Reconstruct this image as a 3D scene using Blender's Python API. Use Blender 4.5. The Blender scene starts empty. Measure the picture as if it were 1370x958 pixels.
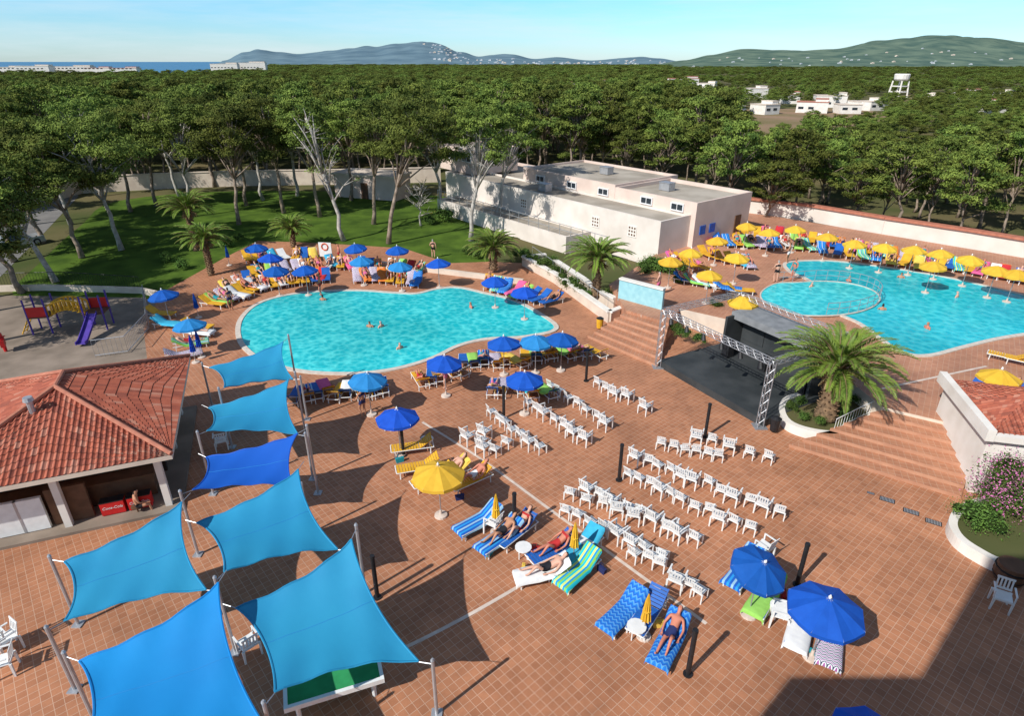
import bpy, math, random
from mathutils import Vector, Matrix, Euler
import mathutils
R=math.radians
random.seed(7)
scene=bpy.context.scene
col=scene.collection
H=16.0; PIT=R(25.75); SP,CP=math.sin(PIT),math.cos(PIT); FP=823.0
def G(u,v,z=0.0):
    """ground position (metres) at level z, back-projected through the camera from image pixel u,v"""
    x=(u-685)/FP; yd=(v-479)/FP
    t=(H-z)/(SP+yd*CP)
    return Vector((t*x,t*(CP-yd*SP),z))
# ------------------------------------------------------------ materials
MATS={}
def mat(name,c1,c2=None,scale=3.0,rough=.75,spec=.3,metal=0,bump=0,bscale=None,rnd=0,trans=0):
    if name in MATS: return MATS[name]
    m=bpy.data.materials.new(name); m.use_nodes=True; nt=m.node_tree; N=nt.nodes; L=nt.links
    b=N['Principled BSDF']
    b.inputs['Roughness'].default_value=rough; b.inputs['Metallic'].default_value=metal
    b.inputs['Specular IOR Level'].default_value=spec
    c1=(*c1,1)
    b.inputs['Base Color'].default_value=c1
    if c2 is None: c2=tuple(x*.8 for x in c1[:3])
    tc=N.new('ShaderNodeTexCoord')
    n=N.new('ShaderNodeTexNoise'); n.inputs['Scale'].default_value=scale; n.inputs['Detail'].default_value=4
    L.new(tc.outputs['Object'],n.inputs['Vector'])
    r=N.new('ShaderNodeValToRGB'); r.color_ramp.elements[0].position=.35; r.color_ramp.elements[1].position=.65
    r.color_ramp.elements[0].color=(*c2,1); r.color_ramp.elements[1].color=c1
    L.new(n.outputs['Fac'],r.inputs['Fac'])
    out=r.outputs['Color']
    if rnd:
        oi=N.new('ShaderNodeObjectInfo'); hs=N.new('ShaderNodeHueSaturation')
        mr=N.new('ShaderNodeMapRange'); mr.inputs['To Min'].default_value=1-rnd; mr.inputs['To Max'].default_value=1+rnd
        L.new(oi.outputs['Random'],mr.inputs['Value']); L.new(mr.outputs[0],hs.inputs['Value'])
        m2=N.new('ShaderNodeMapRange'); m2.inputs['To Min'].default_value=.5-rnd*.06; m2.inputs['To Max'].default_value=.5+rnd*.04
        L.new(oi.outputs['Random'],m2.inputs['Value']); L.new(m2.outputs[0],hs.inputs['Hue'])
        L.new(out,hs.inputs['Color']); out=hs.outputs['Color']
    L.new(out,b.inputs['Base Color'])
    if bump:
        n2=N.new('ShaderNodeTexNoise'); n2.inputs['Scale'].default_value=bscale or scale*4; n2.inputs['Detail'].default_value=3
        L.new(tc.outputs['Object'],n2.inputs['Vector'])
        bp=N.new('ShaderNodeBump'); bp.inputs['Strength'].default_value=bump; L.new(n2.outputs['Fac'],bp.inputs['Height'])
        L.new(bp.outputs['Normal'],b.inputs['Normal'])
    if trans:
        t=N.new('ShaderNodeBsdfTranslucent'); L.new(out,t.inputs['Color'])
        mx=N.new('ShaderNodeMixShader'); mx.inputs[0].default_value=trans
        L.new(b.outputs[0],mx.inputs[1]); L.new(t.outputs[0],mx.inputs[2]); L.new(mx.outputs[0],N['Material Output'].inputs[0])
    MATS[name]=m; return m
def tilemat(name,c1,c2,mortar,w,h,ms,rot,off=0.0,rough=.55,stain=.25):
    m=bpy.data.materials.new(name); m.use_nodes=True; nt=m.node_tree; N=nt.nodes; L=nt.links
    b=N['Principled BSDF']; b.inputs['Roughness'].default_value=rough; b.inputs['Specular IOR Level'].default_value=.3
    tc=N.new('ShaderNodeTexCoord'); mp=N.new('ShaderNodeMapping'); mp.inputs['Rotation'].default_value[2]=rot
    L.new(tc.outputs['Object'],mp.inputs['Vector'])
    fl=N.new('ShaderNodeVectorMath'); fl.operation='MULTIPLY'; fl.inputs[1].default_value=(1,1,0); L.new(mp.outputs[0],fl.inputs[0])
    br=N.new('ShaderNodeTexBrick'); br.offset=off; br.squash=1
    br.inputs['Scale'].default_value=1; br.inputs['Brick Width'].default_value=w; br.inputs['Row Height'].default_value=h
    br.inputs['Mortar Size'].default_value=ms; br.inputs['Mortar Smooth'].default_value=.1
    br.inputs['Color1'].default_value=(*c1,1); br.inputs['Color2'].default_value=(*c2,1); br.inputs['Mortar'].default_value=(*mortar,1)
    L.new(fl.outputs[0],br.inputs['Vector'])
    n=N.new('ShaderNodeTexNoise'); n.inputs['Scale'].default_value=.3; n.inputs['Detail'].default_value=8; n.inputs['Roughness'].default_value=.72
    L.new(tc.outputs['Object'],n.inputs['Vector'])
    mr=N.new('ShaderNodeMapRange'); mr.inputs['From Min'].default_value=.3; mr.inputs['From Max'].default_value=.7
    mr.inputs['To Min'].default_value=1-stain; mr.inputs['To Max'].default_value=1+stain*.6
    L.new(n.outputs['Fac'],mr.inputs['Value'])
    hs=N.new('ShaderNodeHueSaturation'); L.new(mr.outputs[0],hs.inputs['Value']); L.new(br.outputs['Color'],hs.inputs['Color'])
    L.new(hs.outputs['Color'],b.inputs['Base Color'])
    bp=N.new('ShaderNodeBump'); bp.inputs['Strength'].default_value=.12; bp.invert=True; L.new(br.outputs['Fac'],bp.inputs['Height']); L.new(bp.outputs[0],b.inputs['Normal'])
    return m
def watermat(name,deep,light,scale=1.3):
    m=bpy.data.materials.new(name); m.use_nodes=True; nt=m.node_tree; N=nt.nodes; L=nt.links
    b=N['Principled BSDF']; b.inputs['Roughness'].default_value=.06; b.inputs['IOR'].default_value=1.33
    tc=N.new('ShaderNodeTexCoord')
    n=N.new('ShaderNodeTexNoise'); n.inputs['Scale'].default_value=.9; n.inputs['Detail'].default_value=3
    L.new(tc.outputs['Object'],n.inputs['Vector'])
    mx=N.new('ShaderNodeMix'); mx.data_type='VECTOR'; mx.inputs[0].default_value=.45
    L.new(tc.outputs['Object'],mx.inputs[4]); L.new(n.outputs['Color'],mx.inputs[5])
    vo=N.new('ShaderNodeTexVoronoi'); vo.feature='SMOOTH_F1'; vo.inputs['Scale'].default_value=scale*3.4; vo.inputs['Smoothness'].default_value=.3  # voronoi cells paint light caustics into the water colour
    L.new(mx.outputs[1],vo.inputs['Vector'])
    r=N.new('ShaderNodeValToRGB'); r.color_ramp.elements[0].position=.3; r.color_ramp.elements[1].position=.9
    r.color_ramp.elements[0].color=(*deep,1); r.color_ramp.elements[1].color=(*light,1)
    L.new(vo.outputs['Distance'],r.inputs['Fac'])
    n3=N.new('ShaderNodeTexNoise'); n3.inputs['Scale'].default_value=.12; n3.inputs['Detail'].default_value=1
    L.new(tc.outputs['Object'],n3.inputs['Vector'])
    mr=N.new('ShaderNodeMapRange'); mr.inputs['From Min'].default_value=.35; mr.inputs['From Max'].default_value=.65; mr.inputs['To Min'].default_value=.85; mr.inputs['To Max'].default_value=1.12
    L.new(n3.outputs['Fac'],mr.inputs['Value'])
    hs=N.new('ShaderNodeHueSaturation'); L.new(mr.outputs[0],hs.inputs['Value']); L.new(r.outputs['Color'],hs.inputs['Color'])
    L.new(hs.outputs['Color'],b.inputs['Base Color'])
    n2=N.new('ShaderNodeTexNoise'); n2.inputs['Scale'].default_value=3.2; n2.inputs['Detail'].default_value=3
    L.new(tc.outputs['Object'],n2.inputs['Vector'])
    bp=N.new('ShaderNodeBump'); bp.inputs['Strength'].default_value=.4; bp.inputs['Distance'].default_value=.1
    L.new(n2.outputs['Fac'],bp.inputs['Height']); L.new(bp.outputs[0],b.inputs['Normal'])
    return m
def stripemat(name,cols,freq=14,axis=0,zig=False):
    m=bpy.data.materials.new(name); m.use_nodes=True; nt=m.node_tree; N=nt.nodes; L=nt.links
    b=N['Principled BSDF']; b.inputs['Roughness'].default_value=.9; b.inputs['Specular IOR Level'].default_value=.1
    tc=N.new('ShaderNodeTexCoord'); sx=N.new('ShaderNodeSeparateXYZ'); L.new(tc.outputs['Object'],sx.inputs[0])
    src=sx.outputs[axis]
    if zig:
        pp=N.new('ShaderNodeMath'); pp.operation='PINGPONG'; pp.inputs[1].default_value=.08; L.new(sx.outputs[1-axis],pp.inputs[0])
        ad=N.new('ShaderNodeMath'); ad.operation='ADD'; L.new(src,ad.inputs[0]); L.new(pp.outputs[0],ad.inputs[1]); src=ad.outputs[0]
    mu=N.new('ShaderNodeMath'); mu.operation='MULTIPLY'; mu.inputs[1].default_value=freq/len(cols)*.5; L.new(src,mu.inputs[0])
    a2=N.new('ShaderNodeMath'); a2.operation='ADD'; a2.inputs[1].default_value=50; L.new(mu.outputs[0],a2.inputs[0])
    fr=N.new('ShaderNodeMath'); fr.operation='FRACT'; L.new(a2.outputs[0],fr.inputs[0])
    r=N.new('ShaderNodeValToRGB'); r.color_ramp.interpolation='CONSTANT'
    r.color_ramp.elements[0].color=(*cols[0],1); r.color_ramp.elements[1].color=(*cols[1],1); r.color_ramp.elements[1].position=1/len(cols)
    for i,c in enumerate(cols[2:]):
        e=r.color_ramp.elements.new((i+2)/len(cols)); e.color=(*c,1)
    L.new(fr.outputs[0],r.inputs['Fac']); L.new(r.outputs[0],b.inputs['Base Color'])
    return m
M_deck=tilemat('terracotta_paving',(.47,.205,.105),(.385,.16,.08),(.53,.33,.225),.25,.25,.009,R(49),0,.6,.34)
M_deck2=tilemat('terracotta_terrace_paving',(.50,.24,.14),(.43,.195,.115),(.54,.35,.25),.25,.25,.008,R(35),0,.6,.3)
M_step=tilemat('stair_tread',(.47,.215,.12),(.41,.18,.10),(.52,.32,.22),.25,.25,.009,R(20),0,.6,.25)
M_riser=mat('stair_riser',(.50,.27,.17),(.42,.21,.13),1.5,.7)
M_water=watermat('pool_water',(.01,.45,.50),(.10,.70,.69))
M_water2=watermat('pool_water_large',(.0,.42,.51),(.06,.62,.67),1.1)
M_coping=mat('coping_stone',(.66,.60,.52),(.54,.47,.40),4)
M_lawn=mat('lawn_grass',(.09,.155,.02),(.045,.085,.012),.5,.95,.1,bump=.4,bscale=20)
M_ground=mat('ground_soil',(.16,.13,.065),(.07,.09,.03),.08,1,.05)
M_field=mat('dry_field',(.30,.20,.13),(.20,.16,.08),.06,1,.05)
M_sand=mat('shade_toned_sand',(.30,.24,.19),(.20,.16,.125),.6,.95,.1)  # sand colour darkened to stand in for tree shade on the playground
M_asph=mat('asphalt',(.22,.21,.20),(.17,.165,.16),.7,.9,.2)
M_sea=mat('sea_water',(.03,.16,.30),(.02,.13,.26),.002,.35,.3)
M_white=mat('white_plaster',(.80,.76,.70),(.71,.66,.59),1.1,.85,.2)
M_shell=mat('pale_plaster',(.76,.69,.62),(.66,.59,.52),.6,.85,.2)
M_pink=mat('pink_plaster',(.72,.58,.50),(.63,.50,.43),.6,.85,.2)
M_cream=mat('cream_plaster',(.70,.60,.49),(.60,.50,.41),1.2,.85,.2)
M_roofflat=mat('gravel_roof',(.46,.41,.34),(.30,.26,.21),.35,.95,.1)
M_glass=mat('dark_glass',(.03,.04,.05),(.02,.03,.04),1,.15,.5)
M_frame=mat('white_frame',(.8,.8,.8),None,3,.5)
M_plastic=mat('white_plastic',(.80,.80,.78),(.72,.72,.70),4,.4,.4)
M_black=mat('black_paint',(.02,.02,.022),(.012,.012,.014),5,.5,.4)
M_stage=mat('stage_floor',(.055,.06,.062),(.03,.035,.037),.8,.6,.3)
M_alu=mat('aluminium',(.42,.43,.45),(.33,.34,.36),5,.4,.5,metal=.5)
M_steel=mat('galvanised_steel',(.50,.51,.53),(.40,.41,.43),3,.4,.5,metal=.5)
M_bark=mat('pine_bark',(.36,.28,.22),(.18,.14,.10),2.5,.95,.1,bump=.6,bscale=12)
M_barkg=mat('grey_bark',(.52,.48,.43),(.32,.29,.25),2.5,.95,.1,bump=.5,bscale=12)
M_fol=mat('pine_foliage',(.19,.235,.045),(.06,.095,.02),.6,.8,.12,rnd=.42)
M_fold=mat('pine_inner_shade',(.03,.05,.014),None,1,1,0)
M_palm=mat('palm_leaf',(.22,.32,.045),(.11,.19,.03),1.5,.5,.3,rnd=.1,trans=.15)
M_palmdry=mat('palm_dry_leaf',(.30,.22,.11),(.2,.14,.07),2,.9)
M_palmtr=mat('palm_trunk',(.26,.17,.10),(.12,.08,.05),6,.95,.1,bump=1,bscale=14)
M_shrub=mat('shrub_leaf',(.12,.21,.035),(.045,.10,.02),2,.7,.2,rnd=.3)
M_flower=mat('bougainvillea_flower',(.70,.24,.46),(.55,.14,.37),2,.7)
M_roofcap=mat('ridge_tile',(.48,.19,.12),(.38,.14,.09),3)
M_blue=mat('blue_canvas',(.012,.10,.50),(.01,.085,.44),3,.75,.2,rnd=.15,trans=.1)
M_lblue=mat('light_blue_canvas',(.03,.26,.60),(.025,.22,.54),3,.75,.2,trans=.1)
M_yel=mat('yellow_canvas',(.80,.50,.05),(.72,.44,.04),3,.75,.2,rnd=.06,trans=.1)
M_sail=mat('cyan_sail_fabric',(.03,.34,.58),(.022,.28,.52),.35,.6,.3,bump=.12,bscale=1.5,trans=.2)
M_sail2=mat('royal_sail_fabric',(.012,.13,.62),(.01,.11,.54),.35,.6,.3,bump=.12,bscale=1.5,trans=.2)
M_sail3=mat('bright_sail_fabric',(.012,.30,.72),(.01,.25,.64),.35,.5,.35,bump=.12,bscale=1.5,trans=.2)
M_lbed_y=mat('yellow_plastic',(.78,.42,.03),None,3,.5)
M_lbed_b=mat('blue_plastic',(.02,.13,.48),None,3,.5)
M_wood=mat('brown_wood',(.16,.08,.045),(.11,.055,.03),3,.7)
M_red=mat('red_paint',(.60,.02,.02),(.52,.015,.015),3,.45,.4)
M_purple=mat('purple_plastic',(.10,.06,.35),None,3,.4)
M_green=mat('green_felt',(.03,.30,.10),None,3,.9)
M_aqua=mat('aqua_tile_wall',(.35,.62,.66),(.28,.54,.60),3,.4)
M_sign=mat('blue_sign',(.02,.12,.50),None,2,.4)
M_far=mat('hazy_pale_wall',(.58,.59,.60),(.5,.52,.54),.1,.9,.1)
SK=[mat('tanned_skin',(.50,.25,.15),(.45,.22,.13),4,.55),mat('fair_skin',(.66,.38,.27),(.6,.33,.24),4,.55),mat('sunburnt_skin',(.58,.22,.15),(.52,.19,.12),4,.55)]
HR=[mat('dark_hair',(.03,.02,.015),None,8),mat('grey_hair',(.4,.38,.36),None,8),mat('blond_hair',(.45,.30,.12),None,8)]
CL=[mat('navy_cloth',(.02,.03,.12)),mat('red_cloth',(.5,.03,.03)),mat('black_cloth',(.015,.015,.02)),mat('white_cloth',(.75,.75,.75)),mat('teal_cloth',(.02,.3,.35)),mat('pink_cloth',(.7,.15,.3))]
TW=[stripemat('striped_towel_blue',[(.02,.12,.5),(.03,.3,.7),(.02,.12,.5),(.3,.5,.65)],26),
    stripemat('striped_towel_green_blue',[(.25,.55,.10),(.02,.30,.65),(.65,.75,.2),(.02,.5,.6)],26),
    mat('lime_towel',(.30,.60,.12),(.26,.52,.10),5,.95),
    mat('white_towel',(.78,.78,.76),(.7,.7,.7),5,.95),
    stripemat('zigzag_towel',[(.75,.75,.78),(.05,.06,.10),(.7,.72,.76),(.35,.1,.3)],60,1,True),
    mat('orange_towel',(.75,.22,.04),(.65,.18,.03),5,.95),
    mat('pink_towel',(.70,.12,.28),(.6,.10,.24),5,.95),
    mat('red_towel',(.55,.03,.04),(.48,.03,.03),5,.95),
    mat('yellow_towel',(.78,.55,.10),(.7,.48,.08),5,.95),
    mat('cyan_towel',(.05,.42,.62),(.04,.36,.55),5,.95),
    stripemat('patterned_towel',[(.02,.12,.5),(.10,.32,.65),(.02,.18,.58)],40,1,True)]
TWN=['blue striped','green and blue striped','lime green','plain white','black and white zigzag','orange','pink','red','pale yellow','cyan','blue patterned']
# ------------------------------------------------------------ mesh builder
class MB:
    def __init__(s): s.v=[];s.f=[];s.m=[]
    def face(s,pts,mi=0):
        k=len(s.v); s.v+= [tuple(p) for p in pts]; s.f.append(tuple(range(k,k+len(pts)))); s.m.append(mi); return s
    def hexa(s,b,t,mi=0):
        k=len(s.v); s.v+=[tuple(p) for p in b]+[tuple(p) for p in t]
        for q in ((3,2,1,0),(4,5,6,7),(0,1,5,4),(1,2,6,5),(2,3,7,6),(3,0,4,7)):
            s.f.append(tuple(k+i for i in q)); s.m.append(mi)
        return s
    def box(s,c,d,mi=0,M=None,tp=1.0):
        x,y,z=c; a,b,h=d[0]/2,d[1]/2,d[2]/2
        bt=[Vector((x-a,y-b,z-h)),Vector((x+a,y-b,z-h)),Vector((x+a,y+b,z-h)),Vector((x-a,y+b,z-h))]
        tt=[Vector((x-a*tp,y-b*tp,z+h)),Vector((x+a*tp,y-b*tp,z+h)),Vector((x+a*tp,y+b*tp,z+h)),Vector((x-a*tp,y+b*tp,z+h))]
        if M is not None: bt=[M@p for p in bt]; tt=[M@p for p in tt]
        return s.hexa(bt,tt,mi)
    def path(s,pts,rad,n=8,mi=0,cap=True):
        pts=[Vector(p) for p in pts]; k=len(s.v)
        for i,p in enumerate(pts):
            d=(pts[min(i+1,len(pts)-1)]-pts[max(i-1,0)])
            if d.length<1e-6: d=Vector((0,0,1))
            d.normalize(); up=Vector((0,0,1)) if abs(d.z)<.9 else Vector((1,0,0))
            a=d.cross(up).normalized(); b=d.cross(a)
            r=rad[i] if isinstance(rad,(list,tuple)) else rad
            for j in range(n):
                th=2*math.pi*j/n; s.v.append(tuple(p+a*(r*math.cos(th))+b*(r*math.sin(th))))
        for i in range(len(pts)-1):
            for j in range(n):
                s.f.append((k+i*n+j,k+i*n+(j+1)%n,k+(i+1)*n+(j+1)%n,k+(i+1)*n+j)); s.m.append(mi)
        if cap:
            s.f.append(tuple(k+j for j in range(n))[::-1]); s.m.append(mi)
            e=k+(len(pts)-1)*n; s.f.append(tuple(e+j for j in range(n))); s.m.append(mi)
        return s
    def prism(s,poly,z0,z1,mi=0,side=None):
        n=len(poly); k=len(s.v); side=mi if side is None else side
        a=sum(poly[i][0]*poly[(i+1)%n][1]-poly[(i+1)%n][0]*poly[i][1] for i in range(n))
        if a<0: poly=poly[::-1]
        s.v+=[(p[0],p[1],z0) for p in poly]+[(p[0],p[1],z1) for p in poly]
        s.f.append(tuple(range(k+n,k+2*n))); s.m.append(mi)
        for i in range(n):
            j=(i+1)%n; s.f.append((k+i,k+j,k+n+j,k+n+i)); s.m.append(side)
        return s
    def mesh(s,name,mats,smooth=False):
        me=bpy.data.meshes.new(name); me.from_pydata(s.v,[],s.f)
        if not isinstance(mats,(list,tuple)): mats=[mats]
        for m in mats: me.materials.append(m)
        me.polygons.foreach_set('material_index',s.m)
        if smooth: me.polygons.foreach_set('use_smooth',[True]*len(s.f))
        me.update(); return me
def place(name,parts,loc=(0,0,0),rz=0,label='',cat='',group=None,s=1.0,root=None,rot=None,kind=None):
    o=bpy.data.objects.new(name,root); col.objects.link(o)
    o.location=loc; o.rotation_euler=rot if rot is not None else (0,0,rz)
    o.scale=(s,s,s) if not isinstance(s,(tuple,list)) else s
    if root is None: o.empty_display_size=.2
    if label: o['label']=label
    if cat: o['category']=cat
    if group: o['group']=group
    if kind: o['kind']=kind
    def add(par,pl):
        for p in pl:
            c=bpy.data.objects.new(p[0],p[1]); col.objects.link(c); c.parent=par
            if len(p)>2 and p[2] is not None: c.location=p[2]
            if len(p)>3 and p[3] is not None: c.rotation_euler=p[3]
            if len(p)>4 and p[4]: add(c,p[4])
            if len(p)>5 and p[5]: c['label']=p[5]
    add(o,parts); return o
def struct(name,me): 
    o=place(name,[],root=me,kind='structure'); return o
def cr(pts,n=6,closed=True):
    out=[];L=len(pts)
    for i in range(L if closed else L-1):
        g=lambda k:Vector(pts[k%L]) if closed else Vector(pts[max(0,min(L-1,k))])
        p0,p1,p2,p3=g(i-1),g(i),g(i+1),g(i+2)
        for j in range(n):
            t=j/n
            out.append(.5*((2*p1)+(-p0+p2)*t+(2*p0-5*p1+4*p2-p3)*t*t+(-p0+3*p1-3*p2+p3)*t**3))
    if not closed: out.append(Vector(pts[-1]))
    return out
def P(l,z=0): return [G(u,v,z) for u,v in l]
def inside(x,y,poly):
    c=False;n=len(poly);j=n-1
    for i in range(n):
        if (poly[i][1]>y)!=(poly[j][1]>y) and x<(poly[j][0]-poly[i][0])*(y-poly[i][1])/(poly[j][1]-poly[i][1])+poly[i][0]: c=not c
        j=i
    return c
TZ=1.2
# ------------------------------------------------------------ ground sheets
g=MB(); g.face([(-1400,-200,-.03),(9000,-200,-.03),(9000,9000,-.03),(-500,9000,-.03),(-440,1100,-.03),(-330,720,-.03),(-600,640,-.03),(-1400,600,-.03)])
struct('ground',g.mesh('ground',M_ground))
g=MB(); g.face([(-60000,-500,-6),(60000,-500,-6),(60000,90000,-6),(-60000,90000,-6)])
struct('sea',g.mesh('sea',M_sea))
lawn=P([(60,345),(110,300),(160,268),(330,255),(590,262),(640,300),(665,345),(600,365),(430,345),(330,345),(240,390),(190,400),(20,400)])
g=MB(); g.face([(p.x,p.y,-.015) for p in cr(lawn,4)]); struct('lawn',g.mesh('lawn',M_lawn))
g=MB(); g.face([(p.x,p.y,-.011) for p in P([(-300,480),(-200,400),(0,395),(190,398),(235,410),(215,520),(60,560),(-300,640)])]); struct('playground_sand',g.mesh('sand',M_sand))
g=MB(); g.face([(p.x,p.y,-.019) for p in P([(-250,330),(-60,265),(90,235),(105,262),(60,310),(-20,390),(-400,420)])]); struct('parking_road',g.mesh('road',M_asph))
deckp=[Vector((-40,2,0)),Vector((45,2,0)),Vector((60,30,0)),G(1300,420)]+P([(1000,360),(860,395),(790,395),(700,352),(655,350),(600,352),(540,332),(430,325),(345,322),(300,345),(215,392),(192,440),(200,505)])+P([(0,560)])+[Vector((-45,22,0))]
g=MB(); g.prism([(p.x,p.y) for p in deckp],-.2,0); struct('plaza_paving',g.mesh('plaza',M_deck))
terr=P([(838,366),(888,408),(985,430),(1090,470),(1150,520),(1182,545),(1312,576)],TZ)+[G(1420,590,TZ),Vector((55,30,TZ)),Vector((52,48,TZ))]+P([(1370,345),(1000,283),(960,300),(880,338)],TZ)
g=MB(); g.prism([(p.x,p.y) for p in terr],-.1,TZ,0,1); struct('terrace_paving',g.mesh('terrace',[M_deck2,M_cream]))
def band(pts,w,z,m,name):
    g=MB()
    for i in range(len(pts)-1):
        a,b=pts[i],pts[i+1]; d=(b-a).normalized(); n=Vector((-d.y,d.x,0))*w/2
        g.face([(a-n).to_tuple()[:2]+(z,),(b-n).to_tuple()[:2]+(z,),(b+n).to_tuple()[:2]+(z,),(a+n).to_tuple()[:2]+(z,)])
    return struct(name,g.mesh(name,m))
M_band=mat('pale_stone_band',(.66,.56,.48),(.54,.44,.37),3)
band(cr(P([(565,565),(640,612),(740,685),(840,758),(945,835)]),6,False),.13,.004,M_band,'paving_band')
band(cr(P([(440,905),(530,872),(600,838),(665,802),(722,768)]),6,False),.13,.008,M_band,'paving_band')
band(P([(1180,520),(1320,490)],TZ),.14,TZ+.004,M_band,'paving_band')
def steps(la,lb,ua,ub,n,hz,name):
    g=MB()
    for k in range(n):
        t0=k/n; t1=(k+1)/n
        a=la.lerp(ua,t0);b=lb.lerp(ub,t0);c=lb.lerp(ub,t1);d=la.lerp(ua,t1)
        g.prism([(q.x,q.y) for q in (a,b,c,d)],-.05,hz*(k+1)/(n+1),0,1)
    return struct(name,g.mesh(name,[M_step,M_riser]))
steps(G(1055,598),G(1285,668),G(1182,545,TZ),G(1312,576,TZ),7,TZ,'stairway')
steps(G(786,452),G(880,492),G(838,415,TZ),G(895,432,TZ),6,TZ,'stairway')
g=MB(); g.prism([(p.x,p.y) for p in (G(838,415,TZ),G(895,432,TZ),G(915,405,TZ),G(888,408,TZ),G(838,366,TZ),G(815,380,TZ))],-.1,TZ-.004); struct('terrace_landing',g.mesh('landing',M_deck2))
# ------------------------------------------------------------ pools
def pool(px,z,m,name,cop=.32,smooth=6):
    pts=cr(P(px,z),smooth); n=len(pts)
    ar=sum(pts[i].x*pts[(i+1)%n].y-pts[(i+1)%n].x*pts[i].y for i in range(n))
    if ar<0: pts=pts[::-1]
    g=MB(); g.face([(p.x,p.y,z+.03) for p in pts]); struct(name+'_water',g.mesh(name,m))
    out=[]
    for i in range(n):
        d=(pts[(i+1)%n]-pts[i-1]).normalized(); out.append(pts[i]+Vector((d.y,-d.x,0))*cop)
    g=MB()
    for i in range(n):
        j=(i+1)%n
        a,b,c,d=pts[i],pts[j],out[j],out[i]
        zt=z+.07
        g.face([(d.x,d.y,zt),(c.x,c.y,zt),(b.x,b.y,zt),(a.x,a.y,zt)])
        g.face([(a.x,a.y,zt),(b.x,b.y,zt),(b.x,b.y,z),(a.x,a.y,z)]); g.face([(d.x,d.y,z),(c.x,c.y,z),(c.x,c.y,zt),(d.x,d.y,zt)])
    struct(name+'_coping',g.mesh(name,M_coping)); return pts
mp=[(322,445),(327,425),(348,407),(385,396),(430,391),(480,390),(525,393),(558,394),(585,388),(612,386),(645,393),(685,403),(720,421),(741,440),(700,450),(650,453),(612,462),(578,478),(540,490),(500,497),(455,499),(400,495),(355,482),(330,464)]
MAINPOOL=pool(mp,0,M_water,'swimming_pool')
pool([(1056,352),(1110,350),(1180,358),(1260,371),(1340,389),(1410,408),(1460,432),(1400,442),(1335,452),(1285,464),(1240,475),(1208,471),(1178,452),(1150,432),(1110,415),(1090,400),(1095,385),(1080,373),(1058,363)],TZ,M_water2,'lagoon_pool',.28)
rp=[(1097+79*math.cos(a),400+23*math.sin(a)-(4 if math.cos(a)<-.5 else 0)) for a in [i*math.pi/8 for i in range(16)]]
RP=pool(rp,TZ+.06,M_water,'round_pool',.09,4)
g=MB()
cx=sum(p.x for p in RP)/len(RP); cy=sum(p.y for p in RP)/len(RP)
arc=[Vector((cx,cy,TZ))+(p-Vector((cx,cy,p.z)))*1.005 for p in RP]
st=[p for p in arc if (p-Vector((cx,cy,TZ))).normalized().dot(Vector((.93,.1,0)))>-.45]
st.sort(key=lambda p: math.atan2(p.y-cy,p.x-cx))
for hh in (.95,.55): g.path([(p.x,p.y,TZ+hh) for p in st],.022,5)
for p in st[::2]: g.path([(p.x,p.y,TZ),(p.x,p.y,TZ+.95)],.018,5)
place('pool_railing',[],root=g.mesh('rail',M_steel),label='curved metal railing around the circular paddling pool',cat='railing')
# ------------------------------------------------------------ hills
def noise(x,y,z=0): return mathutils.noise.noise(Vector((x,y,z)))
def hprof(prof,u):
    for i in range(len(prof)-1):
        if prof[i][0]<=u<=prof[i+1][0]:
            t=(u-prof[i][0])/(prof[i+1][0]-prof[i][0]); t=t*t*(3-2*t)
            return prof[i][1]*(1-t)+prof[i+1][1]*t
    return prof[0][1] if u<prof[0][0] else prof[-1][1]
def hillpt(prof,D,u,f):
    x=(u-685)/FP
    v=hprof(prof,u)
    yd=(v-479)/FP
    k=1/(CP+ .4823*SP)
    Yd=D*(1-.38*(1-f)) if f<=1 else D*(1+.5*(f-1))
    X=Yd*x*k
    crest=max(0,H+D*k*( -SP - yd*CP) )
    hh=crest*(math.sin(min(f,1)*math.pi/2)**1.3 if f<=1 else max(0,1-(f-1)*1.4))
    hh*=1+ (.25*noise(X*.0022,Yd*.0022)+.14*noise(X*.008,Yd*.008))*(1-abs(f-1) if f>.9 else 1)*(0.25 if .9<f<1.1 else 1)
    return Vector((X,Yd,hh-2))
def hill(prof,D,name,m,u0,u1):
    g=MB(); nu=200; rows=[i/18 for i in range(19)]+[1.2,1.5,1.8]
    idx=[]
    for f in rows:
        row=[]
        for i in range(nu+1):
            u=u0+(u1-u0)*i/nu; row.append(len(g.v)); g.v.append(tuple(hillpt(prof,D,u,f)))
        idx.append(row)
    for a in range(len(rows)-1):
        for i in range(nu):
            g.f.append((idx[a][i],idx[a][i+1],idx[a+1][i+1],idx[a+1][i])); g.m.append(0)
    struct(name,g.mesh(name,m,True))
PF1=[(290,84),(300,80),(328,70),(350,66),(375,69),(400,71),(440,68),(470,65),(500,63),(535,58),(565,56),(590,60),(615,69),(640,75),(660,73),(685,72),(715,78),(745,76),(790,80),(850,76),(880,77),(915,82),(960,84)]
PF2=[(880,84),(915,80),(950,73),(990,67),(1050,67),(1110,65),(1160,58),(1200,56),(1260,50),(1310,50),(1370,57),(1450,62),(1560,50),(1700,66)]
M_hill1=mat('hazed_distant_scrub',(.16,.24,.28),(.10,.165,.21),.006,1,0)  # bluish distance haze mixed into the scrub colour
M_hill2=mat('hazed_hill_scrub',(.15,.205,.15),(.07,.12,.10),.012,1,0)  # greener scrub, with weaker distance haze in its colour
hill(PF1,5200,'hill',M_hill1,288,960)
hill(PF2,3800,'hill',M_hill2,870,1750)
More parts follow.
